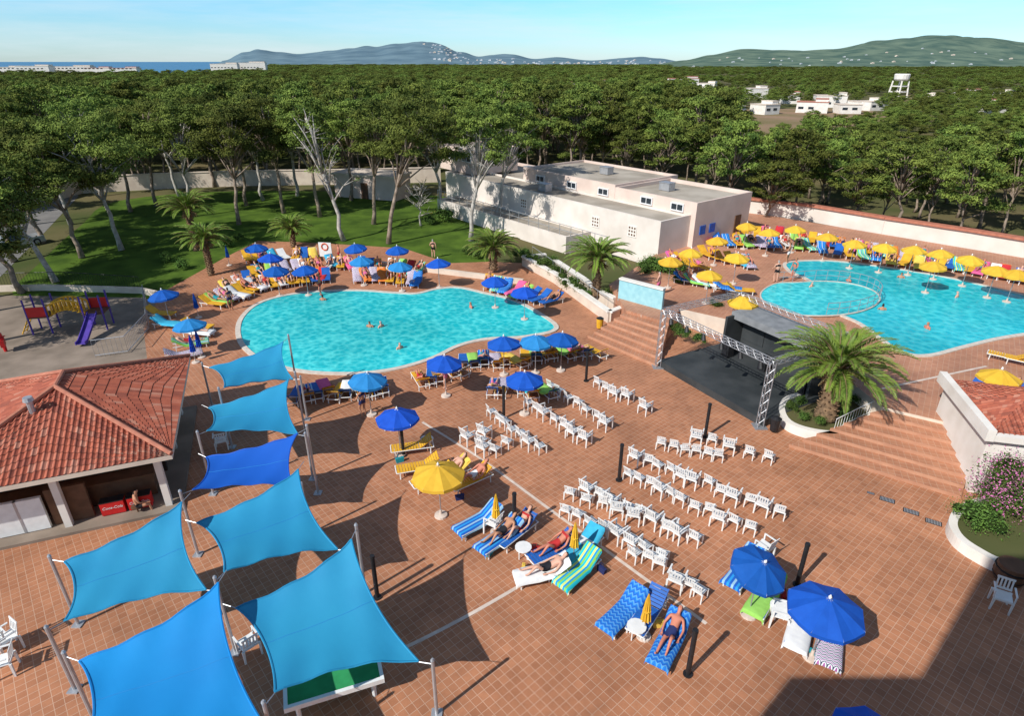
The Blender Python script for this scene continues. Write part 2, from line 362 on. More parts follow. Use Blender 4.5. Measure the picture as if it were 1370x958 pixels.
# ------------------------------------------------------------ foliage
def leaves(mb,c,rad,n,ls,rng,mi=0,flat=.65,core=True,cr0=.42):
    c=Vector(c); ga=rng.gauss; un=rng.uniform
    for _ in range(n):
        d=Vector((ga(0,1),ga(0,1),ga(0,1))); d.normalize()
        rr=rad*(un(.45,1.0) if rng.random()<.7 else un(1.0,1.45))
        p=c+Vector((d.x*rr,d.y*rr,d.z*rr*flat))
        nn=(d+Vector((ga(0,.5),ga(0,.5),ga(.4,.5)))).normalized()
        t=nn.cross(Vector((ga(0,1),ga(0,1),ga(0,1)))).normalized(); b=nn.cross(t)
        s=ls*un(.6,1.3); t*=s*.5; b*=s*.26
        mb.face([p-t,p-b*.9,p+t,p+b],mi)
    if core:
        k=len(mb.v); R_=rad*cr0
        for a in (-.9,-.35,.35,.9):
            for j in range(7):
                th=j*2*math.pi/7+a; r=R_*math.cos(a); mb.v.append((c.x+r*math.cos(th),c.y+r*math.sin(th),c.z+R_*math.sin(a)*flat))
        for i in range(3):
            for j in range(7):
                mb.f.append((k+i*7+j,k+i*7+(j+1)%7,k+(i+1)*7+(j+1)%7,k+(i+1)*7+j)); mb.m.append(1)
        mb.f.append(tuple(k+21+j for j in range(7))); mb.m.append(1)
def pine(seed,h,lean=(0,0),cr_=3.6,cs=.5,ncl=16,nl=280,ls=.5,tr=.2,bark=None,sparse=False):
    rng=random.Random(seed); T=MB(); C=MB()
    lx,ly=lean; n=9; pts=[];rad=[]
    for i in range(n+1):
        t=i/n; pts.append(Vector((lx*t**1.3+rng.uniform(-.2,.2)*(i>0),ly*t**1.3+rng.uniform(-.2,.2)*(i>0),h*.88*t)))
        rad.append(tr*(1-.7*t)+(.07 if i==0 else 0))
    T.path(pts,rad,8)
    for k in range(ncl):
        t=cs+(1-cs)*((k+.5)/ncl)**.75
        a=k*2.4+rng.uniform(-.6,.6)
        prof=min(1,.35+1.6*(1-(t-cs)/(1-cs))**.7) if t>cs+.3*(1-cs) else .95
        rr=cr_*prof*rng.uniform(.3,1.0)*.95
        zc=h*t-rng.uniform(0,.6)-rr*.12; base=pts[min(n,int(t*.92*n))]
        axis=Vector((lx*t**1.3,ly*t**1.3,0))
        c=axis+Vector((rr*math.cos(a),rr*math.sin(a),zc))
        mid=base.lerp(c,.5)+Vector((0,0,-.2))
        b0=pts[max(2,min(n,int(t*.74*n)))]
        T.path([b0,mid,c],[.095*tr/.2,.06,.025],5)
        if bark is not None:
            for q in range(3):
                e=mid+Vector((rng.uniform(-1.2,1.2),rng.uniform(-1.2,1.2),rng.uniform(-.1,1.2))); T.path([mid,e],[.04,.012],4)
        r=rng.uniform(.6,1.15)*cr_/3.6*(.8 if sparse else 1)
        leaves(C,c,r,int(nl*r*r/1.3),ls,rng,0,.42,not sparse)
        if not sparse:
            for q in range(3):
                c2=c+Vector((rng.uniform(-1.3,1.3)*r,rng.uniform(-1.3,1.3)*r,rng.uniform(-.25,.5)*r))
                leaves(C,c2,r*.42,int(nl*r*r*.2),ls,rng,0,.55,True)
    return T.mesh('pine_trunk',bark or M_bark,True),C.mesh('pine_crown',[M_fol,M_fold])
VAR=[pine(100+i,12,(random.uniform(-2.4,2.4),random.uniform(-1.8,1.8)),random.uniform(3.5,4.7),.44+.035*i,22,330,.29,.2) for i in range(5)]
NRES=[(-58,20),(-57,66),(-58,84),(-38,90),(-12,97),(0,97),(7,90),(25,66.5),(48,53),(60,48),(80,20)]
KEEP=[(G(1100,150),17),(G(785,137),9),(G(910,124),10),(G(1200,130),20),(G(1197,137),18),(G(1194,145),14),(G(1050,150),10),(G(1010,135),8),(G(1290,130),10),(G(1320,140),10),(G(1165,145),9),(G(1240,137),10)]
CLEAR=[tuple(G(u,v)[:2]) for u,v in [(965,174),(1000,146),(1150,144),(1200,156),(1130,184),(985,190)]]
FIELD2=[tuple(G(u,v)[:2]) for u,v in [(1180,128),(1360,122),(1420,132),(1200,138)]]
FIELD3=[tuple(G(u,v)[:2]) for u,v in [(820,126),(960,118),(980,124),(850,133)]]
pts=[]
rng=random.Random(5)
y=50.0
while y<1700:
    sp=5.3 if y<220 else (5.3+(y-220)*.012)
    wid=(y*CP+H*SP)*.93+12
    x=-wid
    while x<wid:
        px,py=x+rng.uniform(-.5,.5)*sp,y+rng.uniform(-.5,.5)*sp
        x+=sp
        if inside(px,py,NRES) or inside(px,py,CLEAR) or inside(px,py,FIELD2) or inside(px,py,FIELD3): continue
        if py<66 and px<20: continue
        if py>590 and px<-.41*py-20: continue
        if px<-45 and py<84 and rng.random()<.5: continue
        if any((px-c.x)**2+(py-c.y)**2<r*r for c,r in KEEP): continue
        right = px>25+max(0,(py-60))*.22
        patch=noise(px*.012+3,py*.006)
        if right and py>118 and rng.random()<.38+patch*.5: continue
        if patch>.30 and py>180 and rng.random()<.75: continue
        if rng.random()<.10: continue
        if right: hh=rng.uniform(.5,.84) if py<84 else rng.uniform(.30,.58)
        else: hh=rng.uniform(.64,1.10) if py<150 else rng.uniform(.52,.92)
        if py>300: hh*=.9
        hh*= (sp/5.3)**.1
        pts.append((px,py,hh,sp/5.3))
    y+=sp*.95
pts.sort(key=lambda p:p[0]**2+p[1]**2)
for i,(x,y_,hh,w) in enumerate(pts[:270]):
    t,c=VAR[i%5]; wx=max(hh,.68)*rng.uniform(.85,1.2)
    place('pine_tree',[('trunk',t),('crown',c)],(x,y_,-.03),rng.uniform(0,6.28),'aleppo pine with bushy green crown in dense wood','pine tree','pines in the wood',s=(wx,wx,hh))
rest=pts[270:]
me=bpy.data.meshes.new('wood_points'); me.from_pydata([(p[0],p[1],-.03) for p in rest],[],[])
at=me.attributes.new('scl','FLOAT_VECTOR','POINT'); at.data.foreach_set('vector',[k for p in rest for k in (max(p[2],.6)*max(1,p[3]*.95),max(p[2],.6)*max(1,p[3]*.95),p[2])])
fo=place('pine_wood',[],root=me,label='dense far pine wood reaching the hills',cat='wood',kind='stuff')
ng=bpy.data.node_groups.new('wood','GeometryNodeTree')
ng.interface.new_socket('Geometry',in_out='INPUT',socket_type='NodeSocketGeometry'); ng.interface.new_socket('Geometry',in_out='OUTPUT',socket_type='NodeSocketGeometry')
N=ng.nodes; L=ng.links
gi=N.new('NodeGroupInput'); go=N.new('NodeGroupOutput'); iop=N.new('GeometryNodeInstanceOnPoints'); jn=N.new('GeometryNodeJoinGeometry')
crowns=[o for o in bpy.data.objects if o.name.startswith('crown')][:5]
for o in crowns:
    oi=N.new('GeometryNodeObjectInfo'); oi.inputs['Object'].default_value=o; oi.transform_space='ORIGINAL'
    oi.inputs['As Instance'].default_value=True
    gt=N.new('GeometryNodeGeometryToInstance'); L.new(oi.outputs['Geometry'],gt.inputs[0]); L.new(gt.outputs[0],jn.inputs[0])
L.new(gi.outputs[0],iop.inputs['Points']); L.new(jn.outputs[0],iop.inputs['Instance']); iop.inputs['Pick Instance'].default_value=True
rv=N.new('FunctionNodeRandomValue'); rv.data_type='FLOAT_VECTOR'; rv.inputs[0].default_value=(0,0,0); rv.inputs[1].default_value=(0,0,6.28)
L.new(rv.outputs[0],iop.inputs['Rotation'])
na=N.new('GeometryNodeInputNamedAttribute'); na.data_type='FLOAT_VECTOR'; na.inputs[0].default_value='scl'; L.new(na.outputs[0],iop.inputs['Scale'])
L.new(iop.outputs[0],go.inputs[0])
md=fo.modifiers.new('wood','NODES'); md.node_group=ng
NEAR=[(460,322,12.8,(-2.6,1.5),3.2,1,1),(520,326,13.2,(3.4,2),4.6,0,0),(630,322,12.6,(1.6,1),3.6,1,0),(664,303,12.6,(2.2,1),3.8,1,0),
(398,262,11.5,(.2,.3),3.8,1,0),(428,290,12.5,(-1,1),4.4,0,0),(75,378,9.8,(-4.5,1.5),4.6,0,0),(58,325,10.5,(-2.2,1),4.4,0,0),(110,345,10.5,(-2,1),4.4,0,0),
(163,335,11.3,(-1.6,1),4.8,0,0),(175,283,11.3,(.8,1),4.2,0,0),(330,275,12.3,(.9,0),4.6,0,0),(352,268,12.0,(-.8,1),4.2,0,0),(287,250,12,(.5,0),4,0,0),(210,276,12,(1,0),4.6,0,0),(240,262,12,(-.9,0),4.4,0,0),(20,350,9.5,(-3,2),4.4,0,0),(545,262,12.3,(1,1),4.2,0,0),(95,300,11,(-1,0),4.4,0,0),(500,300,12.6,(1.2,1),3.8,0,0),(320,300,12,(.8,1),4.2,0,0),(-20,400,10,(-1,1),4.4,0,0),(30,392,9.5,(-3,1),3.6,0,0),(45,300,11,(1,0),4.2,0,0),(135,262,11.5,(-1,0),4.2,0,0),(380,285,12.6,(-.8,1),4.2,0,0),(470,268,12.4,(1,0),4.2,0,0),(255,290,12,(1.1,.5),4.4,0,0),(590,285,11.6,(-.6,.5),3.2,1,0),(-60,470,9.5,(.5,.5),4.6,0,0),(-75,430,10,(1,.5),4.6,0,0)]
for i,(u,v,h,ln,cr_,g_,sp) in enumerate(NEAR):
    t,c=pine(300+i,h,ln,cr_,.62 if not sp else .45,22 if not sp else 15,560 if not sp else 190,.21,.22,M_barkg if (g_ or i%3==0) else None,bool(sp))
    place('pine_tree',[('trunk',t),('crown',c)],G(u,v),0,
      'sparse pine with pale bare forked limbs on lawn' if sp else ('tall pine with grey leaning trunk beside building' if g_ else 'tall pine with leaning bare trunk on lawn'),'pine tree','tall pines on the lawn')
# palms
def palm(seed,th,Lf,nf=60,tr=.3,wl=.075):
    rng=random.Random(seed); T=MB(); C=MB(); D=MB()
    T.path([(0,0,0),(0,0,.15),(.03,.02,th*.5),(0,0,th*.85),(0,0,th+.15),(0,0,th+.4)],[tr*1.25,tr*1.05,tr*.9,tr*1.1,tr*1.35,tr*.5],14)
    for k in range(int(th*40)):
        a=k*2.4; z=th*(k+.5)/(th*40); r=tr*(1.0 if z<th*.8 else 1.25)
        T.path([(r*.8*math.cos(a),r*.8*math.sin(a),z),((r+.09)*math.cos(a),(r+.09)*math.sin(a),z+.11)],[.055,.03],4)
    for k in range(nf):
        a=k*2.3999+rng.uniform(-.2,.2); q=(k+.5)/nf
        el=R(86-74*q+rng.uniform(-7,7)); Lk=Lf*rng.uniform(.88,1.06)*(.75+.25*math.sin(q*math.pi))
        dirh=Vector((math.cos(a),math.sin(a),0)); side=Vector((-math.sin(a),math.cos(a),0))
        p=Vector((0,0,th+.2))+dirh*.12; n=22; prev=[p.copy()]; e=el
        for i in range(n):
            e-=R(2.1+2.2*(i/n)*1.3)*(1.0 if el>0 else .7)
            p=p+(dirh*math.cos(e)+Vector((0,0,math.sin(e))))*(Lk/n); prev.append(p.copy())
            if i<3: continue
            tt=i/n; ll=Lk*.14*math.sin(math.pi*min(1,tt*.92+.12))**.6
            up=(dirh*(-math.sin(e))+Vector((0,0,math.cos(e)))); fw=(dirh*math.cos(e)+Vector((0,0,math.sin(e))))
            for sgn in (-1,1):
                for sub in (0,.5):
                    b0=prev[-2].lerp(p,sub); rr=rng.uniform(.85,1.1)
                    tip_=b0+(side*sgn*.68+fw*.66+up*rng.uniform(.2,.45)+Vector((0,0,-.14)))*ll*rr
                    w=fw*wl*.5; md_=b0.lerp(tip_,.5)+up*.03
                    C.face([b0-w,md_-w*1.1,tip_,md_+w*1.1],0)
        C.path(prev[::3],[.035*(1-.8*i/8) for i in range(len(prev[::3]))],4,1,False)
    for k in range(16):
        a=k*2.4; e=R(-35-rng.uniform(0,40)); Lk=Lf*.36
        dirh=Vector((math.cos(a),math.sin(a),0)); p=Vector((0,0,th+.05)); q=p+dirh*.4; r_=q+(dirh*math.cos(e)+Vector((0,0,math.sin(e))))*Lk*.6
        s_=Vector((-math.sin(a),math.cos(a),0))*.12
        D.face([p-s_*.3,q-s_,r_-s_*.3,r_+s_*.3,q+s_,p+s_*.3])
    return T.mesh('palm_trunk',M_palmtr,True),C.mesh('palm_fronds',[M_palm,M_palmdry]),D.mesh('palm_skirt',M_palmdry)
def addpalm(loc,seed,th,Lf,nf,tr,lb):
    t,c,d=palm(seed,th,Lf,nf,tr); place('palm_tree',[('trunk',t),('crown',c),('dead_fronds',d)],loc,0,lb,'palm tree','date palms')
addpalm(G(1104,558,.45),1,2.35,3.4,76,.45,'stout date palm with wide arching fronds in round planter')
addpalm(G(797,395,.6),2,2.4,2.8,64,.3,'date palm with arching fronds beside water wall')
addpalm(G(660,360,.3),3,1.5,2.7,64,.3,'short bushy date palm by pale building')
addpalm(G(263,335),4,3.6,2.9,52,.25,'date palm on the shaded lawn')
addpalm(G(393,330),5,1.5,2.3,50,.22,'young date palm near parasols on lawn edge')
addpalm(G(283,368),6,2.7,2.5,52,.22,'date palm at the lawn edge near parasols')
def shrub(seed,r,flower=False,n=700,sz=.13):
    rng=random.Random(seed); C=MB()
    for k in range(7):
        c=(rng.uniform(-.5,.5)*r,rng.uniform(-.5,.5)*r,r*rng.uniform(.35,.8)); leaves(C,c,r*rng.uniform(.4,.6),n//7,sz,rng,0,.8,True,.5)
        if flower: leaves(C,c,r*.62,n//12,sz*.8,rng,2,.8,False)
    return C.mesh('shrub',[M_shrub,M_fold,M_flower])
SH=[shrub(i,1.0,False,1100,.11) for i in range(4)]
FL=shrub(9,1.0,True,2600,.075)
SHB=[(712,352,.3,.9),(728,360,.4,1),(745,368,.4,.8),(765,385,.4,.9),(775,392,.4,.7),(815,400,.4,.8),(690,345,.2,.8),(595,296,0,1.7),(575,300,0,.9),(862,366,1,1.0),(875,364,1,1.1),(890,366,1,1.2),(903,368,1,1.1),(868,358,1,.9),(910,380,1,.8),(897,440,.5,.6),(915,452,.5,.6),(905,446,.5,.5),(935,458,.5,.6),
(1058,548,.4,.45),(1075,562,.4,.4),(1095,568,.4,.45),(1130,560,.4,.5),(1070,540,.4,.4),(1145,540,.4,.5),(1305,700,.4,1.0),(1320,712,.4,.7),(1295,690,.4,.7),(956,412,1,.6),(225,350,0,.8),(245,360,0,.8),(305,330,0,.9),(320,322,0,.7),(640,345,0,1.0),(625,340,0,.7),(1010,272,1,1.4),(1040,278,1,1.3),(650,340,.1,.9),(700,345,.2,.9),(755,378,.4,.8),(738,356,.3,.9),(785,398,.4,.6)]
for i,(u,v,z,s_) in enumerate(SHB):
    place('shrub',[],G(u,v,z),i*1.3,'low green leafy shrub in planting bed','shrub','garden shrubs',s=s_,root=SH[i%4])
for u,v,z,sc in ((1350,685,.5,1.4),(1328,672,.6,.85),(1370,655,.9,1.3)):
    place('bougainvillea',[],G(u,v,z),u,'pink flowering bougainvillea bush by white kiosk','flowering bush','bougainvillea by the kiosk',s=sc,root=FL)
t,c=pine(77,5.2,(.3,0),1.9,.35,12,110,.2,.09,M_barkg,True)
place('young_tree',[('trunk',t),('crown',c)],G(563,302),0,'small thin-leaved tree by pale building','tree')
# ------------------------------------------------------------ walls
def wall(pts,z,h,w,m,name,label,cat,cap=None,ov=.08,ch=.12):
    g=MB(); c=MB()
    for i in range(len(pts)-1):
        a,b=pts[i],pts[i+1]; d=(b-a); n=Vector((-d.y,d.x,0)).normalized()
        q=[a-n*w/2,b-n*w/2,b+n*w/2,a+n*w/2]
        g.prism([(p.x,p.y) for p in q],z-.1,z+h)
        q=[a-n*(w/2+ov),b-n*(w/2+ov),b+n*(w/2+ov),a+n*(w/2+ov)]
        c.prism([(p.x,p.y) for p in q],z+h,z+h+ch)
    me=g.mesh(name,m)
    parts=[('coping',c.mesh('coping',cap))] if cap else []
    return place(name,parts,root=me,label=label,cat=cat)
wall(P([(990,283),(1080,294),(1180,312),(1290,330),(1385,347)],TZ),TZ,1.4,.3,M_shell,'perimeter_wall','white rendered wall with red tile coping by pool terrace','wall',M_roofcap,.22,.22)
wall(P([(-60,300),(60,272),(110,258),(220,252),(330,248),(470,246),(590,243)]),0,2.0,.3,M_cream,'perimeter_wall','cream garden wall behind the shaded lawn','wall',M_cream)
wall(P([(730,352),(700,355),(742,378),(815,432),(832,425)]),0,.75,.25,M_cream,'ramp_wall','low cream wall edging ramp beside shrubs','wall',M_white)
wall(P([(742,362),(780,388),(800,405),(822,416)]),0,.9,.25,M_cream,'ramp_wall','low cream wall edging ramp beside shrubs','wall',M_white)
wall(P([(480,352),(560,362),(640,372),(700,380)]),0,.4,.3,M_cream,'planter_wall','low cream wall between lawn and deck','wall')
wall([G(828,398,TZ),G(886,414,TZ)],TZ-.1,1.45,.22,M_aqua,'water_wall','pale blue tiled fountain wall beside stairway','wall',M_white)
wall(P([(-100,392),(60,388),(190,392),(215,398)]),0,.45,.2,M_cream,'planter_wall','low cream wall at playground edge','wall')
def ring_planter(px,z0,h,label,w=.3):
    pts=cr(P(px,0),5); n=len(pts); cx=sum((p for p in pts),Vector())/n
    g=MB(); soil=MB()
    inn=[cx+(p-cx)*(1-w/ (p-cx).length) for p in pts]
    for i in range(n):
        j=(i+1)%n; q=[pts[i],pts[j],inn[j],inn[i]]
        g.hexa([(p.x,p.y,z0) for p in q],[(p.x,p.y,z0+h) for p in q])
    soil.face([(p.x,p.y,z0+h-.08) for p in inn])
    place('planter',[('soil',soil.mesh('soil',M_ground))],root=g.mesh('planter',M_white),label=label,cat='planter')
ring_planter([(1040,553),(1050,575),(1085,588),(1125,590),(1160,572),(1178,556),(1180,540),(1150,528),(1100,530),(1055,538)],0,.45,'round white planter holding large date palm')
ring_planter([(1265,705),(1272,728),(1300,750),(1345,770),(1400,765),(1400,690),(1340,672),(1285,685)],0,.45,'curved white planter with flowering bushes')
# ------------------------------------------------------------ main building
a_=Vector((-.62,.785,0)).normalized(); b_=Vector((.785,.62,0)).normalized(); C0=Vector((12.4,51,0))
def bl(s,t): p=C0+a_*s+b_*t; return (p.x,p.y)
ang=math.atan2(a_.y,a_.x)
W=MB(); RF=MB()
def block(s0,s1,t0,t1,z0,z1,wm=0,par=.35):
    poly=[bl(s0,t0),bl(s1,t0),bl(s1,t1),bl(s0,t1)]
    W.prism(poly,z0,z1-par,wm)
    for q in ((s0,s1,t0,t0+.2),(s0,s1,t1-.2,t1),(s0,s0+.2,t0+.2,t1-.2),(s1-.2,s1,t0+.2,t1-.2)):
        W.prism([bl(q[0],q[2]),bl(q[1],q[2]),bl(q[1],q[3]),bl(q[0],q[3])],z1-par,z1,wm)
    RF.face([(*bl(s0+.2,t0+.2),z1-par+.01),(*bl(s1-.2,t0+.2),z1-par+.01),(*bl(s1-.2,t1-.2),z1-par+.01),(*bl(s0+.2,t1-.2),z1-par+.01)])
block(0,33,0,3.98,0,4.0,0,.2); block(-.5,9,4,12.3,0,5.1,1); block(9.02,23,4,13.5,0,5.3,1,.25); block(23.02,36,4,12,0,3.9,1); block(29,36.5,1.5,8,3.9,6.7,1)
block(8,30,-3.2,-.02,0,1.6,0,.15)
WN=MB().box((0,0,0),(1.7,.14,.75)).mesh('pane',M_glass)
WNS=MB().box((0,0,0),(1.2,.14,.5)).mesh('pane',M_glass)
def frm(w,h):
    fr=MB()
    for c,d in (((0,0,h/2+.05),(w+.2,.2,.1)),((0,0,-h/2-.05),(w+.2,.2,.1)),((-w/2-.05,0,0),(.1,.2,h)),((w/2+.05,0,0),(.1,.2,h)),((0,0,0),(.06,.2,h))): fr.box(c,d)
    return fr.mesh('window_frame',M_frame)
FRM=frm(1.7,.75); FRMS=frm(1.2,.5)
wins=[]
for s_ in (1.5,5,10.5,15,20):
    p=bl(s_,3.97); wins.append(('window',WNS,(p[0],p[1],4.45),(0,0,ang),[('frame',FRMS)]))
for s_ in (30.5,33,35):
    p=bl(s_,1.47); wins.append(('window',WN,(p[0],p[1],5.7),(0,0,ang),[('frame',FRM)]))
vm=MB()
for k in range(3): 
    for j in range(3): vm.box((k*.3-.3,0,j*.3-.3),(.16,.05,.16),1)
vm.box((0,.02,0),(1.0,.06,1.0))
vm=vm.mesh('vent',[M_white,M_wood])
for s_ in (3,7.5,18):
    q=bl(s_,-.04); wins.append(('vent_grille',vm,(q[0],q[1],2.6),(0,0,ang+math.pi)))
dq=bl(-.54,10.5); 
drm=MB().box((0,0,1),(.9,.08,2)).mesh('door',M_wood); wins.append(('door',drm,(dq[0],dq[1],TZ),(0,0,ang+math.pi/2)))
vb=MB().box((0,0,.35),(1.2,.9,.7)).box((0,0,.73),(1.3,1,.06)).mesh('unit',M_steel)
for s_,t_,z_ in ((6,8,4.8),(15,9,5.1),(28,9,3.6),(17,2,3.82)):
    q=bl(s_,t_); wins.append(('roof_vent_unit',vb,(q[0],q[1],z_),(0,0,ang)))
rail=MB()
for s_ in [i*1.5 for i in range(2,21)]:
    q=bl(s_,-3.1); rail.path([(*q,1.5 if s_>=8 else 0),(*q,2.6)],.03,5)
for z in (2.6,2.1): rail.path([(*bl(3,-3.1),z),(*bl(30,-3.1),z)],.03,5)
sg=MB().box((0,0,0),(.8,.06,.8)).mesh('sign',M_sign)
q1=bl(-.54,5.2); q2=bl(-.54,6.6)
place('leisure_building',[('flat_roof',RF.mesh('flat_roof',M_roofflat)),('balustrade',rail.mesh('rail',M_steel)),
 ('wall_sign',sg,(q1[0],q1[1],2.6),(0,0,ang+math.pi/2)),('wall_sign',sg,(q2[0],q2[1],2.6),(0,0,ang+math.pi/2))]+wins,root=W.mesh('leisure_building',[M_shell,M_pink]),label='long low pale pink and white building with flat roofs',cat='building')
W2=MB().box((0,0,1.4),(9,4,2.8)).box((0,0,2.93),(9.4,4.4,.25),1).mesh('outbuilding',[M_pink,M_cream])
dr=MB().box((0,-2.02,1),(1,.08,2)).mesh('door',M_wood)
place('outbuilding',[('door',dr)],G(500,262),R(-20),'small pink flat-roofed outbuilding behind the pines','building',root=W2)
# ------------------------------------------------------------ hotel block behind the viewpoint (casts the real shadow on the plaza)
AZ=R(42); EL=R(40); HH=23.0
Lh=HH/math.tan(EL); tip=G(1322,747)
hc=(tip.x-Lh*math.cos(AZ),tip.y-Lh*math.sin(AZ))
g=MB(); g.box((hc[0]+25,hc[1]-9,HH/2),(50,18,HH))
tq=G(1150,905); L2=15.3/math.tan(EL); h2=(tq.x-L2*math.cos(AZ),tq.y-L2*math.sin(AZ))
y2=min(h2[1],-.15)
g.box((h2[0]+4,(y2+hc[1])/2,15.3/2),(12,y2-hc[1]-.01,15.3))  # unseen lower block, added only to widen the shadow on the plaza
hw=[]
for f in range(6):
    for k in range(9): hw.append(('window',WN,(hc[0]+14+k*4,hc[1],2.3+f*3.4),(0,0,0),[('frame',FRM)]))
place('hotel_building',hw,root=g.mesh('hotel',M_white),label='tall white hotel block overlooking the plaza',cat='hotel')
# ------------------------------------------------------------ stage
o=G(1020,572); fdir=(G(880,490)-o); FL_=fdir.length; fd=fdir.normalized(); dd=Vector((fd.y,-fd.x,0)); 
if dd.x<0: dd=-dd
DL=5.4
Ms=Matrix(((fd.x,dd.x,0,o.x),(fd.y,dd.y,0,o.y),(0,0,1,0),(0,0,0,1)))
sf=MB(); sf.box((FL_/2,DL/2,.2),(FL_,DL,.4),0,Ms)
bk=MB(); bk.box((FL_*.45,DL-.2,1.6),(FL_*.78,.2,2.4),0,Ms); bk.box((FL_*.45,DL+.4,1.5),(FL_*.72,.9,2.1),0,Ms)
for k in range(3): bk.box((FL_*(.18+.27*k),DL-.33,1.9),(FL_*.2,.05,1.3),0,Ms)
bk.box((FL_*.07,DL-1.0,1.6),(.15,1.4,2.4),0,Ms); bk.box((FL_*.84,DL-1.0,1.6),(.15,1.4,2.4),0,Ms)
fasc=MB(); fasc.box((FL_*.45,DL-.1,2.92),(FL_*.82,1.8,.16),0,Ms); fasc.box((FL_*.45,DL-1.1,2.8),(FL_*.82,.12,.4),0,Ms)
spk=MB().box((0,0,.45),(.5,.5,.9),tp=.85).box((0,-.26,.3),(.34,.04,.34)).box((0,-.26,.66),(.2,.04,.2)).mesh('speaker_box',M_black)
place('stage',[('back_wall',bk.mesh('back_wall',M_stage)),('canopy_roof',fasc.mesh('canopy_roof',mat('grey_sheet',(.25,.26,.27),(.18,.19,.2),2)))],root=sf.mesh('stage',M_stage),label='low black open-air stage with dark back wall',cat='stage')
for (fx,fy) in ((.12,.72),(.80,.72),(.5,.8)):
    p=Ms@Vector((FL_*fx,DL*fy,.4)); place('loudspeaker',[],p,math.atan2(fd.y,fd.x)+math.pi,'black loudspeaker standing on the stage','loudspeaker','stage loudspeakers',root=spk)
def truss(g,p0,p1,w=.26):
    p0=Vector(p0);p1=Vector(p1);d=(p1-p0);n=d.normalized();up=Vector((0,0,1)) if abs(n.z)<.9 else Vector((1,0,0))
    a=n.cross(up).normalized()*w/2;b=n.cross(a).normalized()*w/2
    cs=[a+b,a-b,-a-b,-a+b]
    for c in cs: g.path([p0+c,p1+c],.022,5)
    k=max(2,int(d.length/w)); 
    for i in range(k):
        for j in range(4):
            c,e=cs[j],cs[(j+1)%4]
            if i%2: c,e=e,c
            g.path([p0+d*(i/k)+c,p0+d*((i+1)/k)+e],.011,4,0,False)
TH=3.5
cn=[Ms@Vector((x,y,0)) for x,y in ((.1,-.1),(FL_-.1,-.1),(FL_-.1,DL+.3),(.1,DL+.3))]
tp=[]
for c in cn:
    g=MB(); truss(g,c,c+Vector((0,0,TH))); g.box((c.x,c.y,.03),(.6,.6,.06)); tp.append(('truss_column',g.mesh('col',M_alu)))
for i in range(4):
    g=MB(); truss(g,cn[i]+Vector((0,0,TH)),cn[(i+1)%4]+Vector((0,0,TH))); tp.append(('truss_beam',g.mesh('beam',M_alu)))
lamp=MB().path([(0,0,0),(0,0,-.1),(0,-.1,-.35)],[.03,.1,.13],8).mesh('spot',M_black)
for i in range(6):
    p=cn[0].lerp(cn[1],(i+.5)/6)+Vector((0,0,TH-.2)); tp.append(('spotlight',lamp,p))
place('truss_frame',tp,label='silver lighting truss frame standing around the stage',cat='stage truss')
# ------------------------------------------------------------ bar with tiled hip roof
ea=Vector((-.365,.931,0)).normalized(); eb=Vector((-.931,-.365,0)).normalized(); O=G(230,610,2.7); O.z=0; BLn=9.2; BW=8.4
def bq(s,t,z): p=O+ea*s+eb*t; return Vector((p.x,p.y,z))
zr=4.3; ze=2.75; hw_=BW/2
r1=bq(hw_,hw_,zr); r2=bq(BLn-hw_+.6,hw_,zr)
e=[bq(0,0,ze),bq(BLn,0,ze),bq(BLn,BW,ze),bq(0,BW,ze)]
def tiled(RFM,p0,p1,q1,q0,amp=.03):
    n=max(2,int((p1-p0).length/.19))
    nrm=(p1-p0).cross(q0-p0).normalized()
    if nrm.length<.5: nrm=(p1-p0).cross(q1-p0).normalized()
    if nrm.z<0: nrm=-nrm
    L_=(p1-p0).length; dirn=(p1-p0)/L_
    rg=random.Random(int(L_*100))
    def top(s):
        s0=(q0-p0).dot(dirn); s1=(q1-p0).dot(dirn)
        if s<s0 and s0>1e-3: return p0.lerp(q0,s/s0)
        if s>s1 and L_-s1>1e-3: return p1.lerp(q1,(L_-s)/(L_-s1))
        if s1-s0<1e-3: return q0
        return q0.lerp(q1,(s-s0)/(s1-s0))
    m=n*4; rows=11; cc={}
    for i in range(m):
        sA=L_*i/m; sB=L_*(i+1)/m
        hA=amp*math.sin(i*math.pi/2+.3); hB=amp*math.sin((i+1)*math.pi/2+.3)
        a,b=p0+dirn*sA,p0+dirn*sB; ta,tb=top(sA),top(sB)
        for r in range(rows):
            f0,f1=r/rows,(r+1)/rows
            v=[a.lerp(ta,f0)+nrm*(hA+.025),b.lerp(tb,f0)+nrm*(hB+.025),b.lerp(tb,f1)+nrm*hB,a.lerp(ta,f1)+nrm*hA]
            k=(i//4,r)
            if k not in cc: cc[k]=rg.choice((0,0,0,0,0,1,1,2,2,3,4))
            if (v[0]-v[2]).length>.01: RFM.face(v,cc[k])
RFM=MB()
tiled(RFM,e[0],e[1],r2,r1); tiled(RFM,e[1],e[2],r2,r2); tiled(RFM,e[2],e[3],r1,r2); tiled(RFM,e[3],e[0],r1,r1)
RT=[mat('roof_tile_a',(.43,.125,.075),(.35,.10,.06),3,.8,.2),mat('roof_tile_b',(.37,.105,.065),(.30,.085,.055),3,.8,.2),mat('roof_tile_c',(.46,.16,.10),(.40,.13,.085),3,.8,.2),mat('roof_tile_d',(.30,.09,.06),(.24,.075,.05),3,.8,.2),mat('roof_tile_e',(.48,.22,.15),(.42,.18,.125),3,.8,.2)]
cap=MB()
for a,b in ((r1,r2),(e[0],r1),(e[3],r1),(e[1],r2),(e[2],r2)): cap.path([a+Vector((0,0,.05)),b+Vector((0,0,.08))],.09,8)
fasc=MB()
